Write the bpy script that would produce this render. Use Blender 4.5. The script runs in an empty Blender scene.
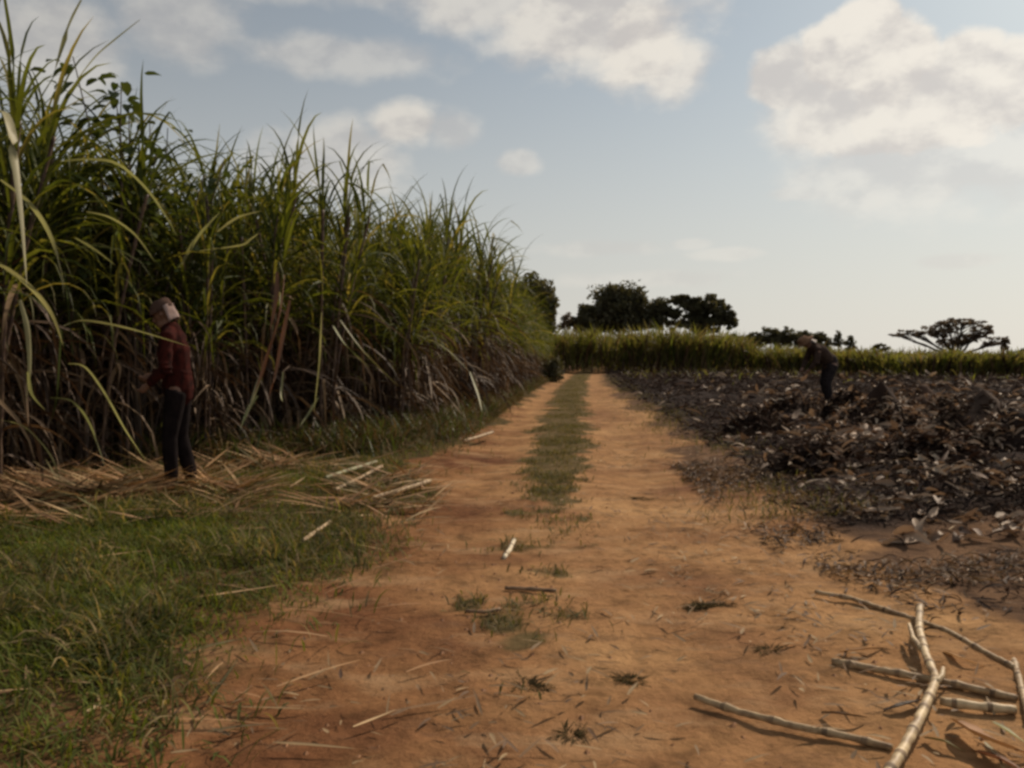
import bpy, math, random
import numpy as np
from mathutils import Vector, Matrix

random.seed(7)
rng = np.random.default_rng(7)
S = bpy.context.scene
COL = S.collection

# ------------------------------------------------------------------ camera
CAMZ, F, PITCH = 1.25, 850.0, math.radians(1.82)
cam_d = bpy.data.cameras.new("camera")
cam_d.sensor_width = 36
cam_d.lens = F / 1024 * 36
cam_d.clip_start = 0.05
cam_d.clip_end = 6000
cam_d.dof.use_dof = False
cam = bpy.data.objects.new("camera", cam_d)
COL.objects.link(cam)
cam.location = (0, 0, CAMZ)
cam.rotation_euler = (math.pi / 2 - PITCH, 0, 0)
S.camera = cam

# ------------------------------------------------------------------ light
SUN_AZ, SUN_EL = math.radians(42), math.radians(36)
sun_dir = Vector((math.sin(SUN_AZ) * math.cos(SUN_EL), math.cos(SUN_AZ) * math.cos(SUN_EL), math.sin(SUN_EL)))
sd = bpy.data.lights.new("sun", 'SUN')
sd.energy = 3.9
sd.angle = math.radians(0.6)
sd.color = (1.0, 0.84, 0.66)
so = bpy.data.objects.new("sun", sd)
COL.objects.link(so)
so.location = (20, 20, 30)
so.rotation_euler = (-sun_dir).to_track_quat('-Z', 'Y').to_euler()

S.view_settings.view_transform = 'Standard'
S.view_settings.look = 'None'
S.view_settings.gamma = 1
S.view_settings.use_curve_mapping = False
S.view_settings.exposure = 0.16
S.cycles.filter_width = 3.0
S.cycles.max_bounces = 4
S.cycles.transparent_max_bounces = 6

W = bpy.data.worlds.new("World")
S.world = W
W.use_nodes = True


def world():
    nt = W.node_tree
    nt.nodes.clear()
    N = nt.nodes.new
    L = nt.links.new

    def math_(op, a, b=None, c=None, clamp=False):
        n = N('ShaderNodeMath')
        n.operation = op
        n.use_clamp = clamp
        for i, v in enumerate((a, b, c)):
            if v is None:
                continue
            if isinstance(v, (int, float)):
                n.inputs[i].default_value = v
            else:
                L(v, n.inputs[i])
        return n.outputs[0]

    def mixc(fac, a, b, mode='MIX'):
        n = N('ShaderNodeMix')
        n.data_type = 'RGBA'
        n.blend_type = mode
        for k, v in ((0, fac), (6, a), (7, b)):
            if isinstance(v, (int, float)):
                n.inputs[k].default_value = v
            elif isinstance(v, tuple):
                n.inputs[k].default_value = (*v, 1)
            else:
                L(v, n.inputs[k])
        return n.outputs[2]

    def ramp(v, lo, hi, smooth=True):
        n = N('ShaderNodeMapRange')
        n.interpolation_type = 'SMOOTHSTEP' if smooth else 'LINEAR'
        L(v, n.inputs[0])
        n.inputs[1].default_value = lo
        n.inputs[2].default_value = hi
        return n.outputs[0]

    tc = N('ShaderNodeTexCoord')
    sep = N('ShaderNodeSeparateXYZ')
    L(tc.outputs['Generated'], sep.inputs[0])
    x, y, z = sep.outputs
    az = math_('ARCTAN2', x, y)
    el = math_('ARCSINE', z)
    sky = N('ShaderNodeTexSky')
    sky.sky_type = 'NISHITA'
    sky.sun_disc = False
    sky.sun_elevation = SUN_EL
    sky.sun_rotation = SUN_AZ
    sky.air_density = 1.0
    sky.dust_density = 0.8
    sky.ozone_density = 1.2
    # hazy air: the sky loses colour towards the horizon
    skyc = mixc(1.0, sky.outputs[0], (0.066, 0.072, 0.067), 'MULTIPLY')
    hz = ramp(el, 0.42, -0.02)
    hz = math_('MULTIPLY_ADD', hz, 0.58, 0.34)
    base = mixc(hz, skyc, (0.66, 0.632, 0.588))
    # noise in direction space, stretched sideways
    comb = N('ShaderNodeCombineXYZ')
    L(az, comb.inputs[0])
    L(math_('MULTIPLY', el, 1.5), comb.inputs[1])
    nz = N('ShaderNodeTexNoise')
    L(comb.outputs[0], nz.inputs['Vector'])
    nz.inputs['Scale'].default_value = 9
    nz.inputs['Detail'].default_value = 7
    nz.inputs['Roughness'].default_value = 0.55
    n1 = math_('SUBTRACT', nz.outputs[0], 0.5)
    nb = N('ShaderNodeTexNoise')
    L(comb.outputs[0], nb.inputs['Vector'])
    nb.inputs['Scale'].default_value = 22
    nb.inputs['Detail'].default_value = 5
    n2 = math_('SUBTRACT', nb.outputs[0], 0.5)
    n = math_('ADD', math_('MULTIPLY', n1, 1.5), math_('MULTIPLY', n2, 0.7))
    # cloud banks: (px, py, rx, ry, strength)
    CL = [(585, 35, 120, 60, .9), (640, 60, 62, 48, 1.0), (500, 20, 120, 40, .75), (665, 75, 45, 38, .9), (350, 72, 115, 22, .5), (185, 42, 70, 42, .5),
          (300, 5, 190, 22, .45), (864, 45, 36, 30, 1.0), (838, 68, 44, 34, 1.0), (888, 74, 52, 42, 1.0), (782, 92, 42, 34, .9), (962, 76, 40, 34, .95), (1010, 96, 56, 42, .95), (925, 112, 90, 50, .95), (860, 118, 100, 48, .9), (800, 125, 62, 44, .75), (1060, 90, 60, 40, .9), (930, 165, 170, 60, .5),
          (407, 131, 36, 24, .85), (452, 138, 30, 20, .45), (518, 168, 24, 13, .5), (802, 196, 46, 9, .45), (330, 165, 80, 40, .6),
          (1180, 90, 90, 50, .9), (-120, 60, 120, 60, .8), (1400, 150, 120, 40, .6), (600, 250, 70, 10, .3), (730, 255, 40, 7, .35), (690, 245, 22, 6, .3), (960, 262, 60, 9, .35), (640, 280, 90, 10, .3), (60, 60, 90, 50, .6)]
    tot = None
    for (px, py, rx, ry, st) in CL:
        a0 = math.atan((px - 512) / F)
        ca = math.cos(a0)
        e0 = (357 - py) / F * ca
        ra = rx / F * ca * ca
        re = ry / F * ca
        u = math_('DIVIDE', math_('SUBTRACT', az, a0), ra)
        v = math_('DIVIDE', math_('SUBTRACT', el, e0), re)
        d = math_('SQRT', math_('ADD', math_('MULTIPLY', u, u), math_('MULTIPLY', v, v)))
        crisp = px > 740 and st >= .9
        d = math_('SUBTRACT', d, math_('MULTIPLY', n, 0.75 if crisp else 1.0))
        m = math_('MULTIPLY', ramp(d, 1.12, 0.80) if crisp else ramp(d, 1.2, 0.5), st)
        tot = m if tot is None else math_('MAXIMUM', tot, m)
    # other clouds all round the sky, away from the ones above
    big = N('ShaderNodeTexNoise')
    L(comb.outputs[0], big.inputs['Vector'])
    big.inputs['Scale'].default_value = 4
    big.inputs['Detail'].default_value = 8
    gen = ramp(big.outputs[0], 0.54, 0.68)
    gen = math_('MULTIPLY', gen, ramp(math_('ABSOLUTE', az), 0.75, 0.95))
    gen = math_('MULTIPLY', gen, ramp(el, 0.1, 0.25))
    tot = math_('MAXIMUM', tot, math_('MULTIPLY', gen, .8))
    # thick parts go grey-mauve underneath
    comb2 = N('ShaderNodeCombineXYZ')
    L(az, comb2.inputs[0])
    L(math_('MULTIPLY_ADD', el, 1.5, 0.035), comb2.inputs[1])
    nz2 = N('ShaderNodeTexNoise')
    L(comb2.outputs[0], nz2.inputs['Vector'])
    nz2.inputs['Scale'].default_value = 9
    nz2.inputs['Detail'].default_value = 7
    nz2.inputs['Roughness'].default_value = 0.55
    rel = math_('SUBTRACT', nz.outputs[0], nz2.outputs[0])
    lit = ramp(rel, -0.13, 0.10)
    cc = mixc(lit, (0.60, 0.56, 0.525), (0.84, 0.78, 0.69))
    col = mixc(math_('MULTIPLY', tot, 0.9), base, cc)
    # the sun-side of the hazy sky is a little brighter
    g = ramp(az, -0.8, 1.2)
    g = math_('MULTIPLY_ADD', g, 0.34, 0.74)
    gm = N('ShaderNodeVectorMath')
    gm.operation = 'SCALE'
    L(col, gm.inputs[0])
    L(g, gm.inputs['Scale'])
    bg = N('ShaderNodeBackground')
    L(gm.outputs[0], bg.inputs[0])
    bg.inputs[1].default_value = 1.0
    out = N('ShaderNodeOutputWorld')
    L(bg.outputs[0], out.inputs[0])


world()

# ------------------------------------------------------------------ helpers
def ray(px, py):
    u, v = (px - 512) / F, -(py - 384) / F
    c, s = math.cos(PITCH), math.sin(PITCH)
    return Vector((u, c + v * s, -s + v * c))


def P(px, py, z=0.0):
    """world point seen at a pixel on the level z"""
    d = ray(px, py)
    t = (z - CAMZ) / d.z
    return Vector((0, 0, CAMZ)) + d * t


def D(px, py, Y):
    d = ray(px, py)
    return Vector((0, 0, CAMZ)) + d * (Y / d.y)


def _hash(ix, iy, seed):
    h = (ix * 374761393 + iy * 668265263 + seed * 1442695041) & 0x7fffffff
    h = ((h ^ (h >> 13)) * 1274126177) & 0x7fffffff
    return ((h ^ (h >> 16)) & 0xffff) / 65535.0


def vnoise(x, y, seed=0):
    x = np.asarray(x, float); y = np.asarray(y, float)
    ix = np.floor(x).astype(np.int64); iy = np.floor(y).astype(np.int64)
    fx = x - ix; fy = y - iy
    fx = fx * fx * (3 - 2 * fx); fy = fy * fy * (3 - 2 * fy)
    a = _hash(ix, iy, seed); b = _hash(ix + 1, iy, seed)
    c = _hash(ix, iy + 1, seed); d = _hash(ix + 1, iy + 1, seed)
    return (a + (b - a) * fx) * (1 - fy) + (c + (d - c) * fx) * fy - 0.5


def fbm(x, y, sc, oct=4, seed=0, rough=0.5):
    t = 0; a = 1; tot = 0
    for k in range(oct):
        t = t + a * vnoise(np.asarray(x) * sc, np.asarray(y) * sc, seed + k)
        tot += a; a *= rough; sc *= 2.03
    return t / tot * 2


def sst(x, lo, hi):
    t = np.clip((np.asarray(x, float) - lo) / (hi - lo), 0, 1)
    return t * t * (3 - 2 * t)


def xc(y):
    y = np.clip(np.asarray(y, float), -40, 400)
    return np.where(y < 60, 0.060 * y - 0.08 + 0.0004 * y * y * (y > 0), 4.96 + (y - 60) * 0.11)


def masks(x, y):
    c = xc(y)
    n = fbm(x, y, 0.9, 4, 11) * 0.55
    wr = 1.75 - 0.4 * sst(y, 20, 45) + 1.3 * sst(y, 5.2, 2.0)
    wl = 1.2 + 0.15 * sst(y, 6, 9) - 0.05 * sst(y, 15, 30) + 0.1 * sst(y, 5, 2)
    soft_l = 0.22 + 0.85 * sst(y, 9, 3)
    t = sst(x - c + wl + n * 1.1, -soft_l, soft_l) * sst(c + wr - x + n * 1.3, -0.35, 0.35)
    strip_w = 0.22 + 0.30 * sst(y, 7, 15) + 0.1 * sst(y, 20, 35)
    n2 = fbm(x, y, 3.5, 4, 55)
    strip = sst(strip_w + n * 0.45 + n2 * .35 - np.abs(x - c + 0.02), -0.16, 0.22) * sst(y + n2 * 3.5, 3.6, 9.0)
    for (px, py, rx, ry) in ((545, 547, .45, .35), (500, 622, .18, .25), (535, 640, .22, .2), (470, 605, .14, .2)):
        q = P(px, py)
        strip = np.maximum(strip, 0.75 * sst(1.0 - np.hypot((x - q.x) / rx, (y - q.y) / ry) + n + n2 * .8, -0.1, 0.9))
    burnt = sst(x - c - wr - 0.25 + n * 1.0, -0.35, 0.45) * sst(y + 0.6 * n - 0.25 * (x - c - 2), 5.0, 6.5) * sst(y, 140, 110)
    track = t * (1 - strip)
    return track, burnt * (1 - t * 0.8), strip * t


def height(x, y):
    x = np.asarray(x, float); y = np.asarray(y, float)
    c = xc(y)
    d = x - c
    tr = sst(1.7 - np.abs(d - 0.2), -0.3, 0.5)
    h = 0.05 * (1 - tr)
    h = h + 0.012 * fbm(x, y, 1.6, 4, 3)
    h = h - 0.035 * tr * (np.exp(-((d - 0.85) / 0.35) ** 2) + np.exp(-((d + 0.8) / 0.35) ** 2)) * sst(y, 5, 9)
    h = h + tr * (0.012 * fbm(x, y, 6, 4, 5, .6) - 0.010 * np.maximum(0, fbm(x * .35, y, 3.2, 3, 66)))
    left = sst(-d, 1.3, 4)
    h = h + left * (0.05 + 0.03 * fbm(x, y, 2.2, 4, 8))
    right = sst(d, 1.9, 3.6) * sst(y, 4, 7)
    near = sst(y, 70, 30)
    rows = np.maximum(0, np.sin((y * 0.9 + x * 0.35) * 0.9 + 2.2 * fbm(x, y, .25, 2, 31)))
    h = h + right * near * (0.05 + 0.10 * np.maximum(0, fbm(x, y, 0.55, 4, 21) + .1) + 0.16 * np.abs(fbm(x, y, 1.7, 4, 22)) + 0.05 * rows)
    return h


def HZ(x, y):
    return float(height(x, y))


def PG(px, py, dz=0.0):
    p = P(px, py, 0)
    for _ in range(5):
        p = P(px, py, HZ(p.x, p.y) + dz)
    return p


def tag(o, label=None, cat=None, group=None, kind=None):
    if label: o['label'] = label
    if cat: o['category'] = cat
    if group: o['group'] = group
    if kind: o['kind'] = kind
    return o


def empty(name, loc, label, cat, group=None):
    o = bpy.data.objects.new(name, None)
    o.empty_display_size = 0.2
    COL.objects.link(o)
    o.location = loc
    return tag(o, label, cat, group)


class MB:
    def __init__(s):
        s.v = []; s.f = []; s.m = []

    def add(s, vs, fs, mi=0):
        b = len(s.v)
        s.v.extend(vs)
        s.f.extend([tuple(i + b for i in f) for f in fs])
        s.m.extend([mi] * len(fs))

    def build(s, name, mats, parent=None, smooth=True, link=True):
        me = bpy.data.meshes.new(name)
        me.from_pydata([tuple(v) for v in s.v], [], s.f)
        if not isinstance(mats, (list, tuple)): mats = [mats]
        for m in mats: me.materials.append(m)
        if len(mats) > 1:
            me.polygons.foreach_set('material_index', s.m)
        if smooth:
            me.polygons.foreach_set('use_smooth', [True] * len(me.polygons))
        me.update()
        o = bpy.data.objects.new(name, me)
        COL.objects.link(o)
        if parent: o.parent = parent
        return o


def path_pts(p0, az, el0, bend, L, n=8, power=1.5, twist=0.0, kink=None):
    pts = [Vector(p0)]
    ds = L / n
    for i in range(n):
        s = (i + .5) / n
        el = el0 - bend * s ** power
        if kink and s > kink[0]:
            el -= kink[1]
        el = max(el, -1.5)
        a = az + twist * s
        pts.append(pts[-1] + Vector((math.cos(a) * math.cos(el), math.sin(a) * math.cos(el), math.sin(el))) * ds)
    return pts


def blade(mb, pts, w, fold=0.25, roll=0.0, mi=0, tip=0.02, up=None, peak=0.3):
    """V-folded leaf blade along pts"""
    n = len(pts) - 1
    vs, fs = [], []
    for i, p in enumerate(pts):
        t = (pts[min(i + 1, n)] - pts[max(i - 1, 0)]).normalized()
        ref = Vector((0, 0, 1)) if abs(t.z) < 0.93 else Vector((math.cos(roll * 3 + 1), math.sin(roll * 3 + 1), 0.1))
        side = t.cross(ref).normalized()
        nrm = side.cross(t)
        r = roll * (0.3 + 0.7 * i / n)
        s2 = side * math.cos(r) + nrm * math.sin(r)
        n2 = nrm * math.cos(r) - side * math.sin(r)
        s = i / n
        prof = (0.55 + 0.45 * min(1, s / peak)) if s < peak else max(tip, (1 - ((s - peak) / (1 - peak)) ** 1.7))
        ww = w * prof * .5
        vs += [p - s2 * ww + n2 * ww * fold, p.copy(), p + s2 * ww + n2 * ww * fold]
        if i:
            a = (i - 1) * 3; b = i * 3
            fs += [(a, a + 1, b + 1, b), (a + 1, a + 2, b + 2, b + 1)]
    mb.add(vs, fs, mi)


def tube(mb, pts, rads, seg=7, mi=0, cap=True):
    vs, fs = [], []
    n = len(pts)
    for i, p in enumerate(pts):
        t = (pts[min(i + 1, n - 1)] - pts[max(i - 1, 0)]).normalized()
        ref = Vector((0, 0, 1)) if abs(t.z) < 0.9 else Vector((1, 0, 0))
        a = t.cross(ref).normalized(); b = t.cross(a)
        for k in range(seg):
            th = 2 * math.pi * k / seg
            vs.append(p + (a * math.cos(th) + b * math.sin(th)) * rads[i])
        if i:
            for k in range(seg):
                k2 = (k + 1) % seg
                fs.append(((i - 1) * seg + k, (i - 1) * seg + k2, i * seg + k2, i * seg + k))
    if cap:
        fs.append(tuple(range(seg))[::-1])
        fs.append(tuple((n - 1) * seg + k for k in range(seg)))
    mb.add(vs, fs, mi)


def resample(pts, step):
    out = [pts[0].copy()]
    for a, b in zip(pts[:-1], pts[1:]):
        k = max(1, int(round((b - a).length / step)))
        for i in range(1, k + 1):
            out.append(a.lerp(b, i / k))
    return out


def cane_tube(mb, pts, r, node=0.13, mi=0, seg=8, wob=0.06):
    """a jointed cane stalk: swollen rings at the nodes"""
    q = resample(pts, node / 4)
    rads = []
    for i in range(len(q)):
        k = i % 4
        rads.append(r * (1.22 if k == 0 else 0.93 if k in (1, 3) else 0.98) * (1 + random.uniform(-wob, wob)))
    q2 = [p + Vector((random.gauss(0, r * .06), random.gauss(0, r * .06), random.gauss(0, r * .06))) for p in q]
    tube(mb, q2, rads, seg, mi)


# ------------------------------------------------------------------ materials
def new_mat(name):
    m = bpy.data.materials.new(name)
    m.use_nodes = True
    nt = m.node_tree
    nt.nodes.clear()
    return m, nt


def leaf_mat(name, cols, trans=0.35, rough=0.55, tcol=None, nscale=3.0, spec=0.3):
    """cols: list of colours picked per leaf (random island), varied by noise"""
    m, nt = new_mat(name)
    N, L = nt.nodes.new, nt.links.new
    geo = N('ShaderNodeNewGeometry')
    oi = N('ShaderNodeObjectInfo')
    add = N('ShaderNodeMath'); add.operation = 'ADD'
    L(geo.outputs['Random Per Island'], add.inputs[0]); L(oi.outputs['Random'], add.inputs[1])
    fr = N('ShaderNodeMath'); fr.operation = 'FRACT'
    L(add.outputs[0], fr.inputs[0])
    cr = N('ShaderNodeValToRGB')
    cr.color_ramp.interpolation = 'LINEAR'
    e = cr.color_ramp.elements
    while len(e) < len(cols): e.new(0.5)
    for i, c in enumerate(cols):
        e[i].position = i / max(1, len(cols) - 1)
        e[i].color = (*c, 1)
    L(fr.outputs[0], cr.inputs[0])
    tc = N('ShaderNodeTexCoord')
    nz = N('ShaderNodeTexNoise')
    nz.inputs['Scale'].default_value = nscale
    nz.inputs['Detail'].default_value = 4
    L(tc.outputs['Object'], nz.inputs['Vector'])
    mr = N('ShaderNodeMapRange')
    L(nz.outputs[0], mr.inputs[0])
    mr.inputs[1].default_value = 0.3; mr.inputs[2].default_value = 0.7
    mr.inputs[3].default_value = 0.65; mr.inputs[4].default_value = 1.3
    sc = N('ShaderNodeVectorMath'); sc.operation = 'SCALE'
    L(cr.outputs[0], sc.inputs[0]); L(mr.outputs[0], sc.inputs['Scale'])
    pb = N('ShaderNodeBsdfPrincipled')
    L(sc.outputs[0], pb.inputs['Base Color'])
    pb.inputs['Roughness'].default_value = rough
    pb.inputs['Specular IOR Level'].default_value = spec
    out = N('ShaderNodeOutputMaterial')
    if trans > 0:
        tr = N('ShaderNodeBsdfTranslucent')
        t2 = N('ShaderNodeVectorMath'); t2.operation = 'MULTIPLY'
        L(sc.outputs[0], t2.inputs[0])
        t2.inputs[1].default_value = tcol or (1.7, 1.6, 0.9)
        L(t2.outputs[0], tr.inputs[0])
        mx = N('ShaderNodeMixShader')
        mx.inputs[0].default_value = trans
        L(pb.outputs[0], mx.inputs[1]); L(tr.outputs[0], mx.inputs[2])
        L(mx.outputs[0], out.inputs[0])
    else:
        L(pb.outputs[0], out.inputs[0])
    return m


def solid_mat(name, c1, c2, scale=12, rough=0.8, bump=0.3, stretch=(1, 1, 1), bdist=0.01, spec=0.25):
    m, nt = new_mat(name)
    N, L = nt.nodes.new, nt.links.new
    tc = N('ShaderNodeTexCoord')
    mp = N('ShaderNodeMapping')
    mp.inputs['Scale'].default_value = stretch
    L(tc.outputs['Object'], mp.inputs[0])
    nz = N('ShaderNodeTexNoise')
    nz.inputs['Scale'].default_value = scale
    nz.inputs['Detail'].default_value = 6
    L(mp.outputs[0], nz.inputs['Vector'])
    cr = N('ShaderNodeValToRGB')
    cr.color_ramp.elements[0].position = 0.33; cr.color_ramp.elements[0].color = (*c1, 1)
    cr.color_ramp.elements[1].position = 0.67; cr.color_ramp.elements[1].color = (*c2, 1)
    L(nz.outputs[0], cr.inputs[0])
    pb = N('ShaderNodeBsdfPrincipled')
    pb.inputs['Roughness'].default_value = rough
    pb.inputs['Specular IOR Level'].default_value = spec
    L(cr.outputs[0], pb.inputs['Base Color'])
    bp = N('ShaderNodeBump')
    bp.inputs['Strength'].default_value = bump
    bp.inputs['Distance'].default_value = bdist
    L(nz.outputs[0], bp.inputs['Height']); L(bp.outputs[0], pb.inputs['Normal'])
    out = N('ShaderNodeOutputMaterial')
    L(pb.outputs[0], out.inputs[0])
    return m


def ground_mat():
    m, nt = new_mat("earth")
    N, L = nt.nodes.new, nt.links.new

    def noise(scale, det=6, rough=0.55, vec=None):
        n = N('ShaderNodeTexNoise')
        n.inputs['Scale'].default_value = scale
        n.inputs['Detail'].default_value = det
        n.inputs['Roughness'].default_value = rough
        L(vec or tc.outputs['Object'], n.inputs['Vector'])
        return n.outputs[0]

    def ramp(v, stops):
        cr = N('ShaderNodeValToRGB')
        e = cr.color_ramp.elements
        while len(e) < len(stops): e.new(0.5)
        for i, (p, c) in enumerate(stops):
            e[i].position = p
            e[i].color = (*c, 1) if isinstance(c, tuple) else (c, c, c, 1)
        L(v, cr.inputs[0])
        return cr.outputs[0]

    def mix(f, a, b, mode='MIX'):
        n = N('ShaderNodeMix'); n.data_type = 'RGBA'; n.blend_type = mode
        for k, v in ((0, f), (6, a), (7, b)):
            if isinstance(v, (int, float)): n.inputs[k].default_value = v
            elif isinstance(v, tuple): n.inputs[k].default_value = (*v, 1)
            else: L(v, n.inputs[k])
        return n.outputs[2]

    def mth(op, a, b):
        n = N('ShaderNodeMath'); n.operation = op; n.use_clamp = True
        for k, v in enumerate((a, b)):
            if isinstance(v, (int, float)): n.inputs[k].default_value = v
            else: L(v, n.inputs[k])
        return n.outputs[0]

    tc = N('ShaderNodeTexCoord')
    at = N('ShaderNodeAttribute'); at.attribute_name = 'zones'
    sp = N('ShaderNodeSeparateColor')
    L(at.outputs['Color'], sp.inputs[0])
    tr, bu, gr = sp.outputs[0], sp.outputs[1], sp.outputs[2]
    nb, nm, nf = noise(0.8, 5), noise(5, 8, 0.62), noise(26, 8, 0.7)
    # packed red-brown earth
    soil = ramp(nb, [(0.30, (0.17, 0.080, 0.042)), (0.48, (0.30, 0.160, 0.073)), (0.70, (0.43, 0.25, 0.115))])
    soil = mix(0.75, soil, ramp(nm, [(0.30, 0.32), (0.46, 0.90), (0.75, 1.25)]), 'MULTIPLY')
    soil = mix(0.6, soil, ramp(nf, [(0.3, 0.55), (0.5, 1.0), (0.75, 1.25)]), 'MULTIPLY')
    # soil tinted darker and redder towards the left of the track; brown earth beside the burnt field
    sx = N('ShaderNodeSeparateXYZ'); L(tc.outputs['Object'], sx.inputs[0])
    lx = N('ShaderNodeMath'); lx.operation = 'MULTIPLY_ADD'
    L(nb, lx.inputs[0]); lx.inputs[1].default_value = 1.6; L(sx.outputs[0], lx.inputs[2])
    lr = N('ShaderNodeMapRange'); lr.interpolation_type = 'SMOOTHSTEP'
    L(lx.outputs[0], lr.inputs[0]); lr.inputs[1].default_value = 1.45; lr.inputs[2].default_value = -0.35
    soil = mix(lr.outputs[0], soil, (0.60, 0.51, 0.50), 'MULTIPLY')
    rr_ = N('ShaderNodeMapRange'); rr_.interpolation_type = 'SMOOTHSTEP'
    L(sx.outputs[0], rr_.inputs[0]); rr_.inputs[1].default_value = 0.5; rr_.inputs[2].default_value = 1.6
    mpx = N('ShaderNodeMapping'); mpx.inputs['Scale'].default_value = (1.0, 2.2, 1.0)
    L(tc.outputs['Object'], mpx.inputs[0])
    spots = noise(2.6, 7, 0.68, mpx.outputs[0])
    soil = mix(ramp(spots, [(0.54, 0.0), (0.66, 0.6)]), soil, (0.13, 0.072, 0.042))
    soil = mix(ramp(noise(1.3, 6, 0.6, mpx.outputs[0]), [(0.52, 0.0), (0.68, 0.45)]), soil, (0.50, 0.315, 0.165))
    # litter crumbs lying on the soil
    crumbs = noise(11, 4, 0.8)
    soil = mix(ramp(crumbs, [(0.62, 0.0), (0.70, 0.75)]), soil, (0.10, 0.052, 0.030))
    # verge: dull brown earth showing between the grass
    verge = ramp(nm, [(0.3, (0.045, 0.036, 0.016)), (0.5, (0.085, 0.060, 0.026)), (0.72, (0.15, 0.085, 0.040))])
    verge = mix(0.5, verge, ramp(nf, [(0.3, 0.5), (0.7, 1.3)]), 'MULTIPLY')
    verge = mix(rr_.outputs[0], verge, ramp(nm, [(0.3, (0.05, 0.030, 0.020)), (0.5, (0.115, 0.066, 0.038)), (0.72, (0.21, 0.12, 0.065))]))
    # burnt field: charcoal-brown crumbly earth
    burnt = ramp(nm, [(0.30, (0.012, 0.009, 0.008)), (0.52, (0.026, 0.018, 0.016)), (0.72, (0.065, 0.042, 0.032))])
    burnt = mix(0.6, burnt, ramp(nf, [(0.3, 0.5), (0.7, 1.35)]), 'MULTIPLY')
    strip = ramp(nm, [(0.3, (0.075, 0.060, 0.026)), (0.7, (0.16, 0.105, 0.05))])

    def edge(mask, w=0.5):
        k = mth('ADD', mask, 0)
        n = N('ShaderNodeMath'); n.operation = 'MULTIPLY_ADD'
        L(nm, n.inputs[0]); n.inputs[1].default_value = w; n.inputs[2].default_value = -w * .5
        s = N('ShaderNodeMath'); s.operation = 'ADD'
        L(k, s.inputs[0]); L(n.outputs[0], s.inputs[1])
        r = N('ShaderNodeMapRange'); r.interpolation_type = 'SMOOTHSTEP'
        L(s.outputs[0], r.inputs[0]); r.inputs[1].default_value = 0.25; r.inputs[2].default_value = 0.75
        return r.outputs[0]
    c = mix(edge(bu), verge, burnt)
    c = mix(edge(tr), c, soil)
    c = mix(edge(gr), c, strip)
    pb = N('ShaderNodeBsdfPrincipled')
    L(c, pb.inputs['Base Color'])
    pb.inputs['Roughness'].default_value = 0.95
    pb.inputs['Specular IOR Level'].default_value = 0.03
    hsum = N('ShaderNodeMath'); hsum.operation = 'MULTIPLY_ADD'
    L(nm, hsum.inputs[0]); hsum.inputs[1].default_value = 2.2; L(nf, hsum.inputs[2])
    bp = N('ShaderNodeBump')
    bp.inputs['Strength'].default_value = 0.75
    bp.inputs['Distance'].default_value = 0.022
    L(hsum.outputs[0], bp.inputs['Height'])
    L(bp.outputs[0], pb.inputs['Normal'])
    out = N('ShaderNodeOutputMaterial')
    L(pb.outputs[0], out.inputs[0])
    return m


M_EARTH = ground_mat()
M_CANE = leaf_mat('cane_leaf', [(.026, .038, .009), (.070, .088, .017), (.045, .060, .013), (.11, .12, .028), (.05, .065, .015), (.19, .17, .06)], 0.40, 0.55, (2.0, 1.7, .7), 3.0, .15)
M_CANE2 = leaf_mat('cane_leaf_far', [(.05, .07, .015), (.10, .115, .025), (.075, .095, .02), (.15, .15, .04)], 0.34, 0.5)
M_DRY = leaf_mat('dry_cane_leaf', [(.035, .021, .013), (.075, .042, .022), (.045, .027, .016), (.19, .12, .06), (.055, .031, .018)], 0.12, 0.7, (1.3, 1.1, .8))
M_RED = leaf_mat('rusty_dry_leaf', [(.11, .045, .025), (.17, .085, .045), (.08, .035, .02)], 0.2, 0.7, (1.3, 1.0, .8))
M_PALE = leaf_mat('pale_cane_leaf', [(.26, .26, .13), (.33, .30, .17), (.20, .22, .09)], 0.35, 0.5, (1.3, 1.3, .8))
M_STALK = solid_mat('cane_stalk', (.055, .032, .028), (.13, .085, .05), 14, 0.5, 0.2)
M_STRAW = leaf_mat('straw', [(.16, .085, .04), (.42, .25, .12), (.26, .13, .06), (.55, .38, .20), (.10, .07, .03), (.12, .11, .04)], 0.15, 0.7, (1.2, 1.1, .8))
M_GRASS = leaf_mat('verge_grass', [(.045, .062, .009), (.095, .118, .016), (.060, .082, .012), (.13, .14, .024), (.16, .12, .045)], 0.35, 0.85)
M_ROUGH = leaf_mat('rough_grass', [(.035, .045, .010), (.09, .095, .02), (.06, .07, .015), (.16, .14, .04), (.26, .19, .09), (.12, .085, .04)], 0.35, 0.85)
M_STRIPG = leaf_mat('track_grass', [(.065, .068, .018), (.10, .095, .028), (.14, .11, .045), (.17, .12, .06)], 0.3, 0.85)
M_WEED = leaf_mat('dead_weed', [(.07, .045, .022), (.13, .085, .04), (.09, .07, .025), (.24, .17, .09)], 0.2, 0.8, (1.4, 1.2, .8), 3.0, .1)
M_TRASH = leaf_mat('cane_trash', [(.028, .017, .013), (.055, .032, .022), (.034, .021, .016), (.09, .053, .036), (.022, .016, .015), (.10, .068, .05), (.03, .021, .018), (.09, .062, .045)], 0.05, 0.9, (1.2, 1.0, .8), 3.0, .05)
M_TRASHP = leaf_mat('pale_trash', [(.22, .145, .095), (.40, .285, .19), (.14, .085, .055), (.48, .37, .26)], 0.12, 0.7, (1.2, 1.0, .8))
M_FAR = leaf_mat('far_cane', [(.07, .085, .018), (.15, .155, .034), (.10, .085, .03), (.15, .14, .045), (.13, .085, .045)], 0.42, 0.6)
M_TREE = leaf_mat('tree_leaf', [(.052, .050, .026), (.082, .078, .036), (.062, .056, .032), (.10, .088, .044)], 0.38, 0.6, (1.4, 1.3, .8), 0.4)
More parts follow.
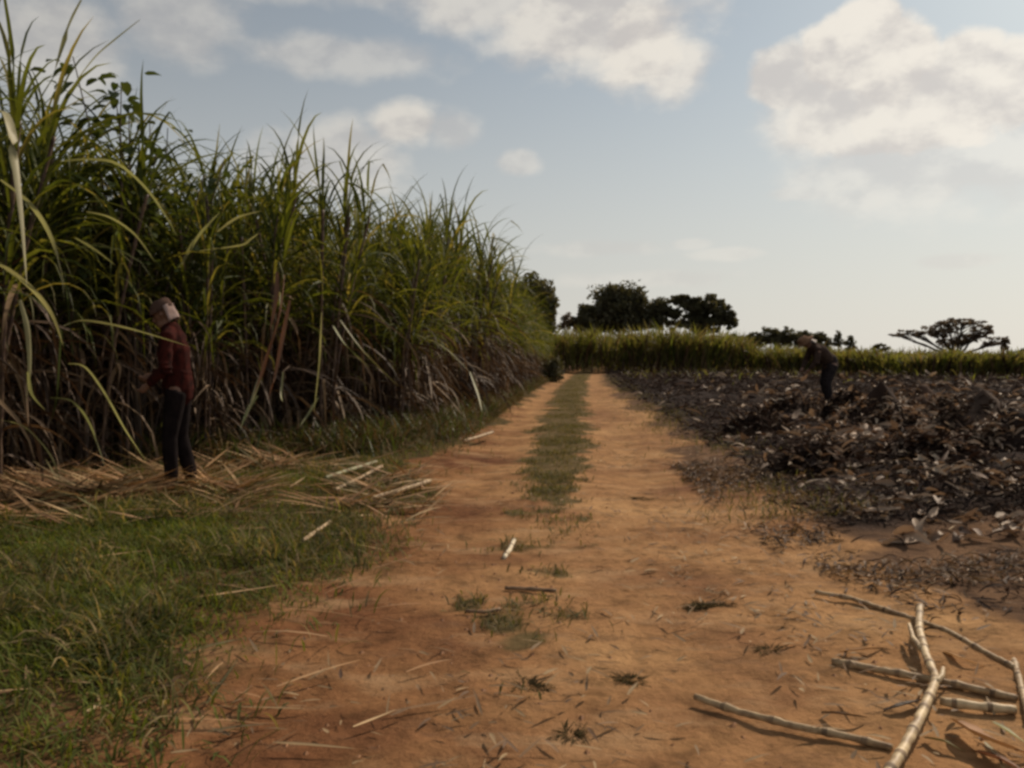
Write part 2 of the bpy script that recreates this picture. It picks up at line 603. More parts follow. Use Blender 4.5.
M_TREE2 = leaf_mat('brown_tree_leaf', [(.09, .065, .042), (.15, .11, .07), (.11, .09, .055)], 0.35, 0.6, (1.3, 1.1, .8), 0.4)
M_BUSH = leaf_mat('bush_leaf', [(.028, .042, .010), (.055, .070, .018), (.04, .055, .014), (.085, .09, .03)], 0.35, 0.5)
M_BARK = solid_mat('bark', (.035, .025, .018), (.085, .062, .045), 3, 0.9, 0.5, (1, 1, .3), 0.05)
M_LOG = solid_mat('bare_stalk', (.20, .125, .065), (.46, .33, .18), 26, 0.6, 0.5, (1, 1, 1), 0.004)
M_LOGP = solid_mat('bleached_stalk', (.22, .14, .07), (.62, .47, .27), 16, 0.55, 0.5, (1, 1, 1), 0.004)
M_NODE = solid_mat('stalk_node', (.10, .065, .038), (.27, .18, .10), 30, 0.7, 0.4, (1, 1, 1), 0.003)
M_LOGD = solid_mat('charred_stalk', (.065, .040, .026), (.27, .165, .09), 16, 0.7, 0.5, (1, 1, 1), 0.004)

# ------------------------------------------------------------------ ground
def build_ground():
    ys = [-60, -30, -15, -8, -4, -2, -0.5, 0.6, 1.3]
    y = 1.8
    while y < 2600:
        ys.append(y)
        y *= 1.0105 if y < 90 else 1.06
    ys = np.array(ys)
    xs = [0.0]
    st = 0.028
    while xs[-1] < 2600:
        xs.append(xs[-1] + st)
        st *= 1.001 if xs[-1] < 3 else (1.022 if xs[-1] < 60 else 1.12)
    xs = np.array([-v for v in xs[:0:-1]] + xs) + 0.4
    X, Y = np.meshgrid(xs, ys)
    Z = height(X, Y)
    Z = Z * sst(np.abs(X), 900, 300)
    tr, bu, gr = masks(X, Y)
    nr, nc = X.shape
    vid = np.arange(nr * nc).reshape(nr, nc)
    quads = np.stack([vid[:-1, :-1], vid[:-1, 1:], vid[1:, 1:], vid[1:, :-1]], -1).reshape(-1, 4)
    co = np.stack([X, Y, Z], -1).reshape(-1, 3)
    zones = np.stack([tr, bu, gr, np.ones_like(tr)], -1).reshape(-1, 4)
    fx = co[quads].mean(1)
    ft, fb, fg = (zones[quads].mean(1)[:, k] for k in range(3))
    isT = (ft + fg) > 0.5
    isB = (~isT) & (fb > 0.5)
    for name, sel in (("ground", ~(isT | isB)), ("dirt_track", isT), ("burnt_field", isB)):
        q = quads[sel]
        used, inv = np.unique(q, return_inverse=True)
        me = bpy.data.meshes.new(name)
        me.vertices.add(len(used))
        me.vertices.foreach_set('co', co[used].ravel())
        me.loops.add(q.size)
        me.loops.foreach_set('vertex_index', inv.ravel().astype(np.int32))
        me.polygons.add(len(q))
        me.polygons.foreach_set('loop_start', np.arange(0, q.size, 4, dtype=np.int32))
        me.polygons.foreach_set('loop_total', np.full(len(q), 4, dtype=np.int32))
        a = me.color_attributes.new('zones', 'FLOAT_COLOR', 'POINT')
        a.data.foreach_set('color', zones[used].ravel())
        me.materials.append(M_EARTH)
        me.update(calc_edges=True)
        me.polygons.foreach_set('use_smooth', [True] * len(q))
        me.validate()
        o = bpy.data.objects.new(name, me)
        COL.objects.link(o)
        o['kind'] = 'structure'


build_ground()

# ------------------------------------------------------------------ sugarcane
def rnd(a, b): return random.uniform(a, b)


def cane_stalk_leaves(green, dry, stalk, base, top_h, lean_az, lean, nleaf=11, full=True, nd=7):
    """one stalk rising from base; appends to the meshes"""
    n = 7
    pts = []
    for i in range(n + 1):
        s = i / n
        pts.append(base + Vector((math.cos(lean_az) * lean * s ** 1.6, math.sin(lean_az) * lean * s ** 1.6, top_h * s)))
    if full:
        cane_tube(stalk, pts, rnd(.013, .018), node=0.16, seg=6)
    else:
        tube(stalk, pts, [0.018] * len(pts), 5)
    def at(s):
        k = min(int(s * n), n - 1)
        return pts[k].lerp(pts[k + 1], s * n - k)
    pa = rnd(0, math.pi)
    for k in range(nleaf):
        t = k / (nleaf - 1)
        s = 0.50 + 0.50 * t
        az = pa + (k % 2) * math.pi + rnd(-.6, .6)
        L = rnd(.85, 1.4) * (0.92 if t > .85 else 1)
        el = 0.75 + 0.72 * t + rnd(-.12, .12)
        bend = (2.45 - 1.30 * t) * rnd(.7, 1.3)
        kink = (rnd(.4, .75), rnd(.7, 1.6)) if random.random() < .2 else None
        p = path_pts(at(s), az, min(el, 1.5), bend, L, 7, 1.6, rnd(-.5, .5), kink)
        blade(green, p, rnd(.022, .038), rnd(.2, .5), rnd(-1.2, 1.2))
    for k in range(nd):
        s = rnd(.10, .66)
        az = rnd(0, 6.28)
        L = rnd(.5, 1.1)
        p = path_pts(at(s), az, rnd(-.6, .7), rnd(1.0, 2.2), L, 6, .8, rnd(-.8, .8))
        blade(dry, p, rnd(.018, .040), rnd(.1, .6), rnd(-2, 2))


def make_clump(name, label, group, nst, H, seed, mat=M_CANE, spread=.28, nl=11, nd=7, weeds=True, drymat=M_DRY):
    random.seed(seed)
    root = empty(name, (0, 0, 0), label, 'sugarcane', group)
    g, d = MB(), MB()
    for k in range(nst):
        a = rnd(0, 6.28); r = spread * math.sqrt(random.random())
        b = Vector((math.cos(a) * r, math.sin(a) * r, -.05))
        st = MB()
        cane_stalk_leaves(g, d, st, b, H * rnd(.52, .70), a + rnd(-.6, .6), rnd(.1, .55), nl, True, nd)
        st.build('stalk', M_STALK, root)
    g.build('green_leaves', mat, root)
    d.build('dry_leaves', drymat, root)
    return root


def copy_thing(root, loc, rz, sc, label=None, group=None):
    r = root.copy()
    COL.objects.link(r)
    r.location = loc; r.rotation_euler = (0, 0, rz); r.scale = sc
    if label: r['label'] = label
    if group: r['group'] = group
    for ch in list(root.children):
        c = ch.copy()
        COL.objects.link(c)
        c.parent = r
    return r


GRP = 'sugarcane clumps standing left of the track'
LAB = 'green leafy sugarcane clump in the tall dense stand along the left side of the track'
protos = [make_clump('sugarcane_clump', LAB, GRP, 8, 4.0, 100 + k, spread=.38, nl=23, nd=22) for k in range(5)]
used = set()


def place(k, x, y, sc, label=None, group=GRP, rz=None, lab0=LAB):
    p = protos[k]
    rz = rnd(0, 6.28) if rz is None else rz
    z = HZ(x, y)
    if k not in used:
        used.add(k)
        p.location = (x, y, z); p.rotation_euler = (0, 0, rz); p.scale = (sc, sc, sc)
        p['label'] = label or lab0
        return p
    return copy_thing(p, (x, y, z), rz, (sc, sc, sc), label or lab0, group)


random.seed(5)
edge = [(-9.5, 9.0), (-6.5, 9.1), (-4.4, 9.7), (-2.9, 10.3), (-2.15, 11.6), (-1.65, 13.6), (-1.0, 18), (-.25, 25), (0.65, 36), (1.3, 46), (1.9, 54)]
ev = [Vector((a, b, 0)) for a, b in edge]
s_along = 0
for a, b in zip(ev[:-1], ev[1:]):
    seg = (b - a); Ls = seg.length; t = seg.normalized(); nrm = Vector((-t.y, t.x, 0))
    far = a.y > 17
    step = 0.78 if not far else 1.15
    k = int(Ls / step)
    rows = 5 if not far else 3
    if a.y > 35: rows = 2
    for i in range(k):
        for r in range(rows):
            p = a + t * (i + .5 + rnd(-.25, .25)) * (Ls / k) + nrm * ((.25 if r == 0 else .25 + r * (1.0 if not far else 1.3)) + rnd(-.2, .2))
            px = 512 + p.x / p.y * F
            sc = rnd(.93, 1.05)
            if 105 < px < 225 and p.y < 14: sc *= .84
            if 322 <= px < 352 and p.y < 17: sc *= .78
            if 225 < px < 318 and p.y < 13: sc *= 1.10
            if p.x > -2.6 and p.y < 14: sc *= .93
            place(random.randrange(5), p.x, p.y, sc * (1.07 + .17 * float(sst(p.y, 12, 17)) - .07 * float(sst(p.y, 17, 26)) - .22 * float(sst(p.y, 27, 44))))

# the tallest clumps at the left edge, nearer than the rest
place(0, -5.05, 7.9, 1.16, 'tallest sugarcane clump at the left edge, its upright blades reaching the top of the picture', 'sugarcane clumps standing near at the left')
place(1, -4.35, 8.6, 1.12, 'tall sugarcane clump with dark upright blades against the sky, left of the leafy climbing shrub', 'sugarcane clumps standing near at the left')
nearc = place(2, -4.55, 6.0, 1.1, 'nearest sugarcane clump, mostly outside the left edge, with pale drooping leaves hanging into view', 'sugarcane clumps standing near at the left')
for (x, y, k) in ((-4.75, 7.3, 3), (-5.4, 8.6, 2), (-4.9, 8.9, 4), (-5.2, 7.2, 2)):
    place(k, x, y, 1.17, 'tall sugarcane clump in the highest mass at the left edge of the picture', 'sugarcane clumps of the highest mass')
for (x, y, k) in ((-5.9, 8.2, 3), (-6.6, 7.4, 4), (-5.7, 6.9, 0), (-6.2, 6.2, 1)):
    place(k, x, y, 1.12, 'tall sugarcane clump just outside the left edge behind the drooping pale leaves', 'sugarcane clumps just left of the view')


def ribbon(parent, pix, Y, w, mat, name='leaf', label=None):
    """one long leaf through chosen points; Y may run from one depth to another"""
    n = len(pix)
    pts = []
    for i, (px, py) in enumerate(pix):
        yy = Y if not isinstance(Y, tuple) else Y[0] + (Y[1] - Y[0]) * i / (n - 1)
        pts.append(D(px, py, yy))
    # Catmull-Rom smoothing
    q = []
    for i in range(n - 1):
        p0, p1, p2, p3 = pts[max(i - 1, 0)], pts[i], pts[i + 1], pts[min(i + 2, n - 1)]
        for k in range(5):
            t = k / 5
            q.append(0.5 * ((2 * p1) + (p2 - p0) * t + (2 * p0 - 5 * p1 + 4 * p2 - p3) * t * t + (3 * p1 - p0 - 3 * p2 + p3) * t ** 3))
    q.append(pts[-1])
    mb = MB()
    blade(mb, q, w * .8, .4, rnd(.2, .9), 0, .05)
    if parent is not None:
        inv = parent.matrix_basis.inverted() if parent.parent is None else Matrix()
        mb.v = [inv @ v for v in mb.v]
    o = mb.build(name, mat, parent)
    if label: tag(o, label)
    return o


bpy.context.view_layer.update()
ribbon(nearc, [(-40, 150), (-20, 120), (2, 112), (14, 150), (22, 215), (27, 285)], (5.6, 5.2), .10, M_PALE, label='broad pale leaf hanging straight down at the left edge')
ribbon(nearc, [(-30, 258), (0, 266), (30, 288), (52, 315), (63, 345)], (5.6, 6.4), .062, M_PALE, label='pale leaf arching in from the left edge')
ribbon(nearc, [(62, 330), (60, 365), (57, 400), (50, 425)], (6.4, 6.6), .05, M_CANE)
wide = place(3, -4.9, 8.0, 1.0, 'sugarcane clump behind the standing person, with several long pale arching leaves low down', 'sugarcane clumps standing near at the left')
for pix, Y, w in (([(64, 326), (85, 321), (130, 329), (188, 346)], (5.9, 6.6), .034),
                  ([(68, 364), (85, 368), (105, 395), (125, 430), (146, 461)], (6.0, 6.3), .038),
                  ([(50, 398), (72, 402), (90, 425), (105, 466)], (5.9, 6.2), .035),
                  ([(28, 372), (32, 395), (45, 410)], (5.9, 6.1), .03),
                  ([(60, 162), (90, 160), (118, 165), (145, 188), (165, 215), (177, 236)], (6.2, 6.6), .045),
                  ([(86, 212), (110, 218), (135, 235), (155, 262)], (6.2, 6.6), .03),
                  ([(0, 180), (30, 205), (52, 240), (66, 290)], (5.8, 6.2), .05), ([(20, 300), (28, 330), (30, 370), (26, 402)], (5.8, 6.0), .05),
                  ([(140, 20), (118, 38), (95, 58), (70, 90)], (7.2, 7.0), .05), ([(82, 0), (68, 30), (55, 70)], (7.0, 7.0), .06),
                  ([(0, 420), (25, 428), (50, 455), (60, 480)], (6.2, 6.6), .03),
                  ([(75, 238), (95, 250), (115, 265)], (6.2, 6.6), .03)):
    ribbon(wide, pix, Y, w, M_PALE)
mid = place(4, -3.5, 9.7, .92, 'sugarcane clump right of the standing person, with bright bent leaves and rusty hanging dead leaves', 'sugarcane clumps standing near at the left')
for pix, Y, w in (([(180, 268), (197, 238), (220, 212)], (8.9, 8.6), .05), ([(218, 232), (238, 218), (262, 211)], (8.8, 8.6), .05),
                  ([(200, 251), (240, 246), (250, 240), (259, 233)], (8.8, 8.6), .04)):
    ribbon(mid, pix, Y, w, M_PALE)
for pix, w in (([(285, 275), (281, 310), (272, 345), (262, 380)], .10), ([(277, 272), (276, 300), (270, 330)], .08), ([(290, 300), (283, 335), (276, 372), (268, 400)], .07),
               ([(272, 340), (262, 372), (254, 395)], .06)):
    ribbon(mid, pix, (9.2, 8.9), w * .8, M_RED, 'dead_leaf')
for pix, w in (([(262, 372), (255, 392), (246, 418)], .05), ([(322, 312), (320, 360), (314, 412)], .045), ([(333, 326), (345, 345), (370, 368)], .05),
               ([(340, 320), (362, 350), (398, 386)], .035), ([(318, 398), (308, 415), (300, 426)], .04), ([(283, 372), (281, 395), (283, 402)], .03), ([(258, 396), (248, 410), (240, 430)], .05)):
    ribbon(mid, pix, (9.4, 9.1), w, M_PALE, 'dead_leaf')
far1 = place(1, -1.75, 12.6, .95, 'sugarcane clump halfway along the stand whose pale dead leaves slant down to the track', 'sugarcane clumps standing near at the left')
for pix, w in (([(470, 372), (478, 395), (482, 412)], .06), ([(430, 380), (450, 400), (462, 415)], .05), ([(400, 330), (440, 345), (470, 372)], .05), ([(425, 355), (430, 380), (432, 400)], .07)):
    ribbon(far1, pix, (13.3, 12.4), w, M_PALE if random.random() < .5 else M_DRY, 'dead_leaf')

# ------------------------------------------------------------------ broad-leaved shrub climbing through the cane
def leafy_shrub(loc, label, H, n, spread, seed, leaf=(.07, .12), cat='shrub', mat=M_BUSH, name='leafy_shrub', low=.3):
    random.seed(seed)
    root = empty(name, loc, label, cat)
    st, lf = MB(), MB()
    for k in range(n):
        a = rnd(0, 6.28)
        h = H * rnd(.6, 1.0)
        r = spread * rnd(.2, 1)
        pts = []
        for i in range(9):
            s = i / 8
            pts.append(Vector((math.cos(a) * r * s ** 1.3 + .05 * math.sin(5 * s + k), math.sin(a) * r * s ** 1.3 + .05 * math.cos(4 * s + k), h * s - .05)))
        tube(st, pts, [.018 * (1 - .7 * i / 8) for i in range(9)], 5)
        for j in range(int(38 * h / 4) + 8):
            s = rnd(low, 1)
            p = pts[min(7, int(s * 8))].lerp(pts[min(7, int(s * 8)) + 1], (s * 8) % 1)
            la = rnd(0, 6.28); o = rnd(.03, .3)
            q = p + Vector((math.cos(la) * o, math.sin(la) * o, rnd(-.1, .12)))
            L = rnd(*leaf)
            pp = path_pts(q, la, rnd(-.5, .6), rnd(.3, 1.2), L, 3)
            blade(lf, pp, L * rnd(.55, .75), .25, rnd(-.6, .6), 0, .15, peak=.45)
    st.build('stems', M_BARK, root)
    lf.build('leaves', mat, root)
    return root


leafy_shrub((-4.0, 9.0, HZ(-4.0, 9.0)), 'broad-leaved climbing shrub with rounded leaves topping the cane near the left', 4.2, 20, .95, 41, (.10, .18), low=.62)

# ------------------------------------------------------------------ grass, straw, weeds (uncountable)
def scatter_blades(name, mat, n, region, hgt, wid, label, cat, lay=0.0, flat_az=None, nseg=2, dens=None, bend=(.3, 1.4)):
    """region(n) -> arrays x,y"""
    x, y = region(n)
    z = height(x, y)
    mb = MB()
    for i in range(len(x)):
        L = rnd(*hgt)
        az = rnd(0, 6.28) if flat_az is None else random.gauss(flat_az, .55) + (math.pi if random.random() < .5 else 0)
        el = rnd(.5, 1.45) if not lay else rnd(-.02, lay)
        pts = path_pts((x[i], y[i], z[i] + (0.0 if not lay else rnd(.004, .04))), az, el, rnd(*bend) if not lay else rnd(-.1, .35), L, nseg)
        if lay:
            for p in pts:
                p.z = max(p.z, z[i] + .003)
        blade(mb, pts, rnd(*wid), .3, rnd(-.5, .5), 0, .1)
    o = mb.build(name, mat)
    tag(o, label, cat, kind='stuff')
    return o


def verge_region(n):
    X, Y = [], []
    while len(X) < n:
        m = 20000
        y = 2.2 * (12.5 / 2.2) ** rng.random(m)
        x = -0.95 * y + rng.random(m) * (0.95 * y + 0.3)
        x = x - 0.2
        tr, bu, gr = masks(x, y)
        c = xc(y)
        dn = (1 - tr) * sst(-x + c, 0.7, 2.6) * np.clip(0.55 + 1.5 * fbm(x, y, 1.1, 4, 77), .2, 1)
        dn = dn * sst(y, 12, 8)
        k = rng.random(m) < dn
        X += list(x[k]); Y += list(y[k])
    return np.array(X[:n]), np.array(Y[:n])


random.seed(11)
scatter_blades('grass', M_GRASS, 72000, verge_region, (.03, .11), (.006, .012), 'low green grass covering the left foreground verge', 'grass')


def rough_region(n):
    X, Y = [], []
    while len(X) < n:
        x, y = verge_region(4000)
        k = fbm(x, y, 2.4, 3, 170) > .12
        X += list(x[k]); Y += list(y[k])
    return np.array(X[:n]), np.array(Y[:n])


scatter_blades('rough_grass', M_ROUGH, 13000, rough_region, (.07, .24), (.006, .013), 'longer rough grass and dry blades standing in patches on the left verge', 'grass', nseg=4, bend=(.6, 2.2))


def strip_region(n):
    X, Y = [], []
    while len(X) < n:
        m = 20000
        y = 3.0 * (60 / 3.0) ** rng.random(m)
        x = xc(y) + rng.normal(0, .5, m)
        tr, bu, gr = masks(x, y)
        edge_ = (1 - tr - gr).clip(0, 1) * 0.0
        k = rng.random(m) < np.clip(gr * (0.45 + 1.2 * fbm(x, y, 2, 3, 5)) + edge_, 0, 1)
        X += list(x[k]); Y += list(y[k])
    return np.array(X[:n]), np.array(Y[:n])


scatter_blades('track_grass', M_STRIPG, 15000, strip_region, (.03, .08), (.006, .014), 'worn grass strip down the middle of the dirt track', 'grass')


def edge_region(n):
    """thin dry grass along both edges of the track"""
    X, Y = [], []
    while len(X) < n:
        m = 20000
        y = 4.0 * (60 / 4.0) ** rng.random(m)
        side = (rng.random(m) < .5) & (y > 6.3)
        x = xc(y) + np.where(side, 1.95 + rng.normal(0, .35, m), -1.65 + rng.normal(0, .3, m))
        k = rng.random(m) < np.clip(.45 + 1.6 * fbm(x, y, .9, 3, 15), 0, 1)
        X += list(x[k]); Y += list(y[k])
    return np.array(X[:n]), np.array(Y[:n])


scatter_blades('edge_grass', M_STRIPG, 9000, edge_region, (.04, .14), (.006, .014), 'thin olive grass growing along both edges of the track', 'grass')


def base_region(n):
    X, Y = [], []
    while len(X) < n:
        s = rng.random() ** .8
        k = int(s * (len(ev) - 1)); k = min(k, len(ev) - 2)
        t = s * (len(ev) - 1) - k
        p = ev[k].lerp(ev[k + 1], t)
        d = (ev[k + 1] - ev[k]).normalized()
        q = p + Vector((d.y, -d.x, 0)) * rng.normal(.25, .42)
        if q.x - float(xc(q.y)) > -1.35: continue
        X.append(q.x); Y.append(q.y)
    return np.array(X), np.array(Y)


scatter_blades('tall_weeds', M_BUSH, 11000, base_region, (.12, .60), (.010, .022), 'tangled green weeds along the foot of the sugarcane', 'weeds', nseg=4)
scatter_blades('dry_weeds', M_WEED, 17000, base_region, (.12, .65), (.010, .022), 'brown dead grass tangled along the foot of the sugarcane', 'weeds', nseg=4, bend=(.8, 2.4))


def straw_region(n):
    X, Y = [], []
    while len(X) < n:
        m = 4000
        px = rng.normal(190, 130, m); py = rng.normal(500, 13, m) - (px - 190) * .06
        y = CAMZ * F / (py - 357)
        x = (px - 512) / F * y
        k = (px > -160) & (px < 430) & (y < 9.6)
        k &= rng.random(m) < np.clip(.35 + 1.9 * fbm(x, y, 1.1, 3, 9), 0, 1)
        X += list(x[k]); Y += list(y[k])
    return np.array(X[:n]), np.array(Y[:n])


scatter_blades('cut_cane_leaves', M_STRAW, 3000, straw_region, (.10, .65), (.012, .034), 'dry straw-coloured cut cane leaves strewn at the edge of the grass', 'cane leaves', lay=.5, flat_az=.25, nseg=5)


def loose_region(n):
    X, Y = [], []
    while len(X) < n:
        m = 4000
        y = 2.6 * (9 / 2.6) ** rng.random(m)
        x = -1.0 * y + rng.random(m) * (1.0 * y - .4)
        X += list(x); Y += list(y)
    return np.array(X[:n]), np.array(Y[:n])


scatter_blades('loose_leaves', M_STRAW, 130, loose_region, (.12, .5), (.008, .018), 'scattered dry leaves and straws lying in the left grass', 'cane leaves', lay=.12, flat_az=.4, nseg=4)

# ------------------------------------------------------------------ burnt field litter
def trash_region(n, ymax=62, pmul=1.0, thr=.5, seed=61):
    X, Y = [], []
    while len(X) < n:
        m = 20000
        y = 3.6 * (ymax / 3.6) ** rng.random(m)
        c = xc(y)
        x = c + 1.7 + rng.random(m) ** .9 * (0.85 * y + 2)
        tr, bu, gr = masks(x, y)
        k = rng.random(m) < np.clip((bu + .04) * (thr + pmul * fbm(x, y, .8, 3, seed)), 0, 1)
        X += list(x[k]); Y += list(y[k])
    return np.array(X[:n]), np.array(Y[:n])


def litter(name, mat, n, region, Lr, wr, label, grow=2.4):
    x, y = region(n)
    z = height(x, y)
    mb = MB()
    for i in range(len(x)):
        sc = 1 + grow * min(1, max(0, y[i] - 8) / 40)
        L = rnd(*Lr) * sc
        az = rnd(0, 6.28)
        p = Vector((x[i], y[i], z[i] + rnd(0, .05)))
        pts = path_pts(p, az, rnd(-.1, .7), rnd(-.2, 1.9), L, 4, 1.0, rnd(-1.2, 1.2))
        pts = [Vector((q.x, q.y, max(q.z, z[i] + .002))) for q in pts]
        blade(mb, pts, rnd(*wr) * sc, .5, rnd(-1.5, 1.5), 0, .3)
    o = mb.build(name, mat)
    tag(o, label, 'litter', kind='stuff')


random.seed(21)
litter('burnt_cane_litter', M_TRASH, 52000, lambda n: trash_region(n, thr=.7, pmul=1.2), (.04, .17), (.008, .028), 'dark charred cane leaves and stalk bits covering the harvested field')


def pale_region(n):
    X, Y = [], []
    for _ in range(n):
        u = rng.random()
        if u < .62:
            px, py = rng.normal(905, 75), 357 + rng.gamma(9, 7.5)
        else:
            px, py = 640 + rng.random() * 420, 365 + rng.random() ** 1.3 * 190
        py = max(py, 372)
        q = P(px, py)
        if q.x < float(xc(q.y)) + 2.2: continue
        nz = float(fbm(q.x, q.y, 1.1, 3, 93))
        if rng.random() > .35 + 1.6 * nz: continue
        X.append(q.x); Y.append(q.y)
    return np.array(X), np.array(Y)


litter('pale_cane_litter', M_TRASHP, 5200, pale_region, (.08, .26), (.03, .085), 'pale dry cane scraps scattered in heaps over the harvested field')

# heaps of litter: rough lumps under the loose leaves, each a thing of its own
def heap(px, py, r, h, label, seed, pale=.5, n=700):
    random.seed(seed)
    p = PG(px, py)
    root = empty('litter_heap', (p.x, p.y, HZ(p.x, p.y)), label, 'litter heap', 'heaps of cane litter in the harvested field')
    mb = MB(); vs = []; fs = []
    R, T = 7, 18
    for i in range(R + 1):
        for k in range(T):
            a = 2 * math.pi * k / T; rr = r * i / R
            nx, ny = math.cos(a) * rr, math.sin(a) * rr * .8
            z = h * (1 - (i / R) ** 1.6) * (1 + .8 * float(fbm(nx + seed, ny, 2.2, 3, seed))) - .05 * (i == R)
            vs.append(Vector((nx, ny, z)))
    for i in range(R):
        for k in range(T):
            k2 = (k + 1) % T
            fs.append((i * T + k, i * T + k2, (i + 1) * T + k2, (i + 1) * T + k))
    mb.add(vs, fs)
    mb.build('mound', M_TRASH, root)
    lv = MB()
    for _ in range(n):
        a = rnd(0, 6.28); q = math.sqrt(random.random())
        b = Vector((math.cos(a) * r * q, math.sin(a) * r * q * .8, h * (1 - q ** 1.6) + rnd(-.02, .06)))
        pts = path_pts(b, rnd(0, 6.28), rnd(-.3, 1.1), rnd(0, 2.4), rnd(.07, .22), 4, 1, rnd(-1, 1))
        blade(lv, pts, rnd(.02, .065), .5, rnd(-1.5, 1.5), 1 if random.random() < pale else 0, .3)
    lv.build('loose_leaves', [M_TRASH, M_TRASHP], root)


HEAPS = [(880, 425, .75, .42, 'large heap of pale dry cane litter right of the stooping person', .75),
         (848, 418, .5, .40, 'dark pointed litter heap just right of the stooping person', .12),
         (915, 410, .8, .4, 'pale litter heap behind the large heap in the harvested field', .6),
         (975, 430, .7, .42, 'dark peaked litter heap near the right edge with pale scraps on top', .3),
         (1010, 452, .6, .35, 'tan litter heap cut by the right edge of the view', .65),
         (960, 412, .7, .3, 'low pale litter heap far right in the harvested field', .5),
         (800, 412, .6, .25, 'low brown litter heap left of the stooping person', .3),
         (760, 432, .55, .25, 'low dark litter heap beside the track side of the harvested field', .15),
         (930, 462, .55, .24, 'low dark litter heap in the middle of the right field', .2),
         (820, 470, .5, .22, 'dark flat litter heap close to the track edge', .15)]
for i, (px, py, r, h, lb, pl) in enumerate(HEAPS):
    heap(px, py, r, h, lb, 300 + i, pl)

def rim_region(n):
    X, Y = [], []
    while len(X) < n:
        y = 3.9 * (10 / 3.9) ** rng.random()
        x = float(xc(y)) + 1.3 + .25 * max(0, 6 - y) + abs(rng.normal(0, 1.3))
        if rng.random() > (.25 + 1.6 * float(fbm(x, y, 1.5, 3, 144))) * min(1, (y - 3.3) / 2.2): continue
        X.append(x); Y.append(y)
    return np.array(X), np.array(Y)


litter('brown_cane_litter', leaf_mat('brown_litter', [(.045, .028, .02), (.11, .062, .036), (.07, .042, .028), (.28, .19, .12), (.15, .09, .05)], .1, .8), 5200, rim_region, (.02, .12), (.005, .02), 'brown crumbled cane leaves where the track meets the burnt field')

# soil clods and small scraps on the track
random.seed(31)


def clods():
    mb = MB()
    for _ in range(2600):
        y = 2.3 * (26 / 2.3) ** random.random()
        x = float(xc(y)) + random.gauss(.4, 1.1)
        if random.random() > .35 + 1.3 * float(fbm(x, y, 1.2, 3, 201)): continue
        r = rnd(.004, .014) * (1 + y * .03)
        c = Vector((x, y, HZ(x, y)))
        vs = []
        for (a, b, h) in ((1, 0, 0), (0, 1, 0), (-1, 0, 0), (0, -1, 0), (0, 0, .8)):
            vs.append(c + Vector((a * r * rnd(.6, 1.4), b * r * rnd(.6, 1.4), h * r * rnd(.5, 1.2) - .002)))
        mb.add(vs, [(0, 1, 4), (1, 2, 4), (2, 3, 4), (3, 0, 4)])
    o = mb.build('soil_clods', solid_mat('clod', (.16, .075, .038), (.34, .17, .08), 30), smooth=False)
    tag(o, 'small clods of red earth scattered over the track', 'clods', kind='stuff')


clods()


def bits_region(n):
    X, Y = [], []
    while len(X) < n:
        y = 2.4 * (22 / 2.4) ** rng.random()
        x = float(xc(y)) + rng.normal(.9, 1.2)
        if rng.random() > .25 + 1.5 * float(fbm(x, y, .9, 3, 44)) + .35 * (x > 1.0) : continue
        X.append(x); Y.append(y)
    return np.array(X), np.array(Y)


scatter_blades('track_scraps', leaf_mat('scrap', [(.10, .055, .03), (.20, .12, .06), (.33, .23, .12), (.07, .04, .025)], .1, .8), 2000, bits_region, (.02, .12), (.006, .018),
               'small brown leaf scraps lying on the dirt track', 'leaf scraps', lay=.35, nseg=3)

# ------------------------------------------------------------------ lying stalks in the foreground
def lying(name, label, spec, r, mat, cat='cane stalk', group='cut cane stalks lying in the foreground', stub=None, seg=10, taper=1.0):
    pts = [P(a, b, c) for a, b, c in spec]
    base = Vector((pts[0].x, pts[0].y, 0))
    o_mb = MB()
    pp = [p - base for p in pts]
    q = resample(pp, .018)
    n = len(q)
    q = [p + Vector((random.gauss(0, r * .05), random.gauss(0, r * .05), random.gauss(0, r * .05))) for p in q]
    nodes, k_ = set(), random.randrange(3, 9)
    while k_ < n:
        nodes.add(k_); k_ += random.randrange(5, 12)
    rads = [r * (1 - (1 - taper) * i / n) * (1.20 if i in nodes else 1.05 if (i + 1 in nodes or i - 1 in nodes) else .95) * rnd(.95, 1.06) for i in range(n)]
    tube(o_mb, q, rads, seg)
    for i in range(1, n):
        if i in nodes:
            for k in range(seg): o_mb.m[(i - 1) * seg + k] = 1
    if stub:
        for s in stub:
            s2 = [P(*k) - base for k in s]
            s3 = resample(s2, .03)
            tube(o_mb, s3, [r * .8 * (1 - .5 * i / len(s3)) for i in range(len(s3))], 7)
    o = o_mb.build(name, [mat, M_NODE])
    o.location = base
    # a torn dry sheath along the stalk
    return tag(o, label, cat, group)


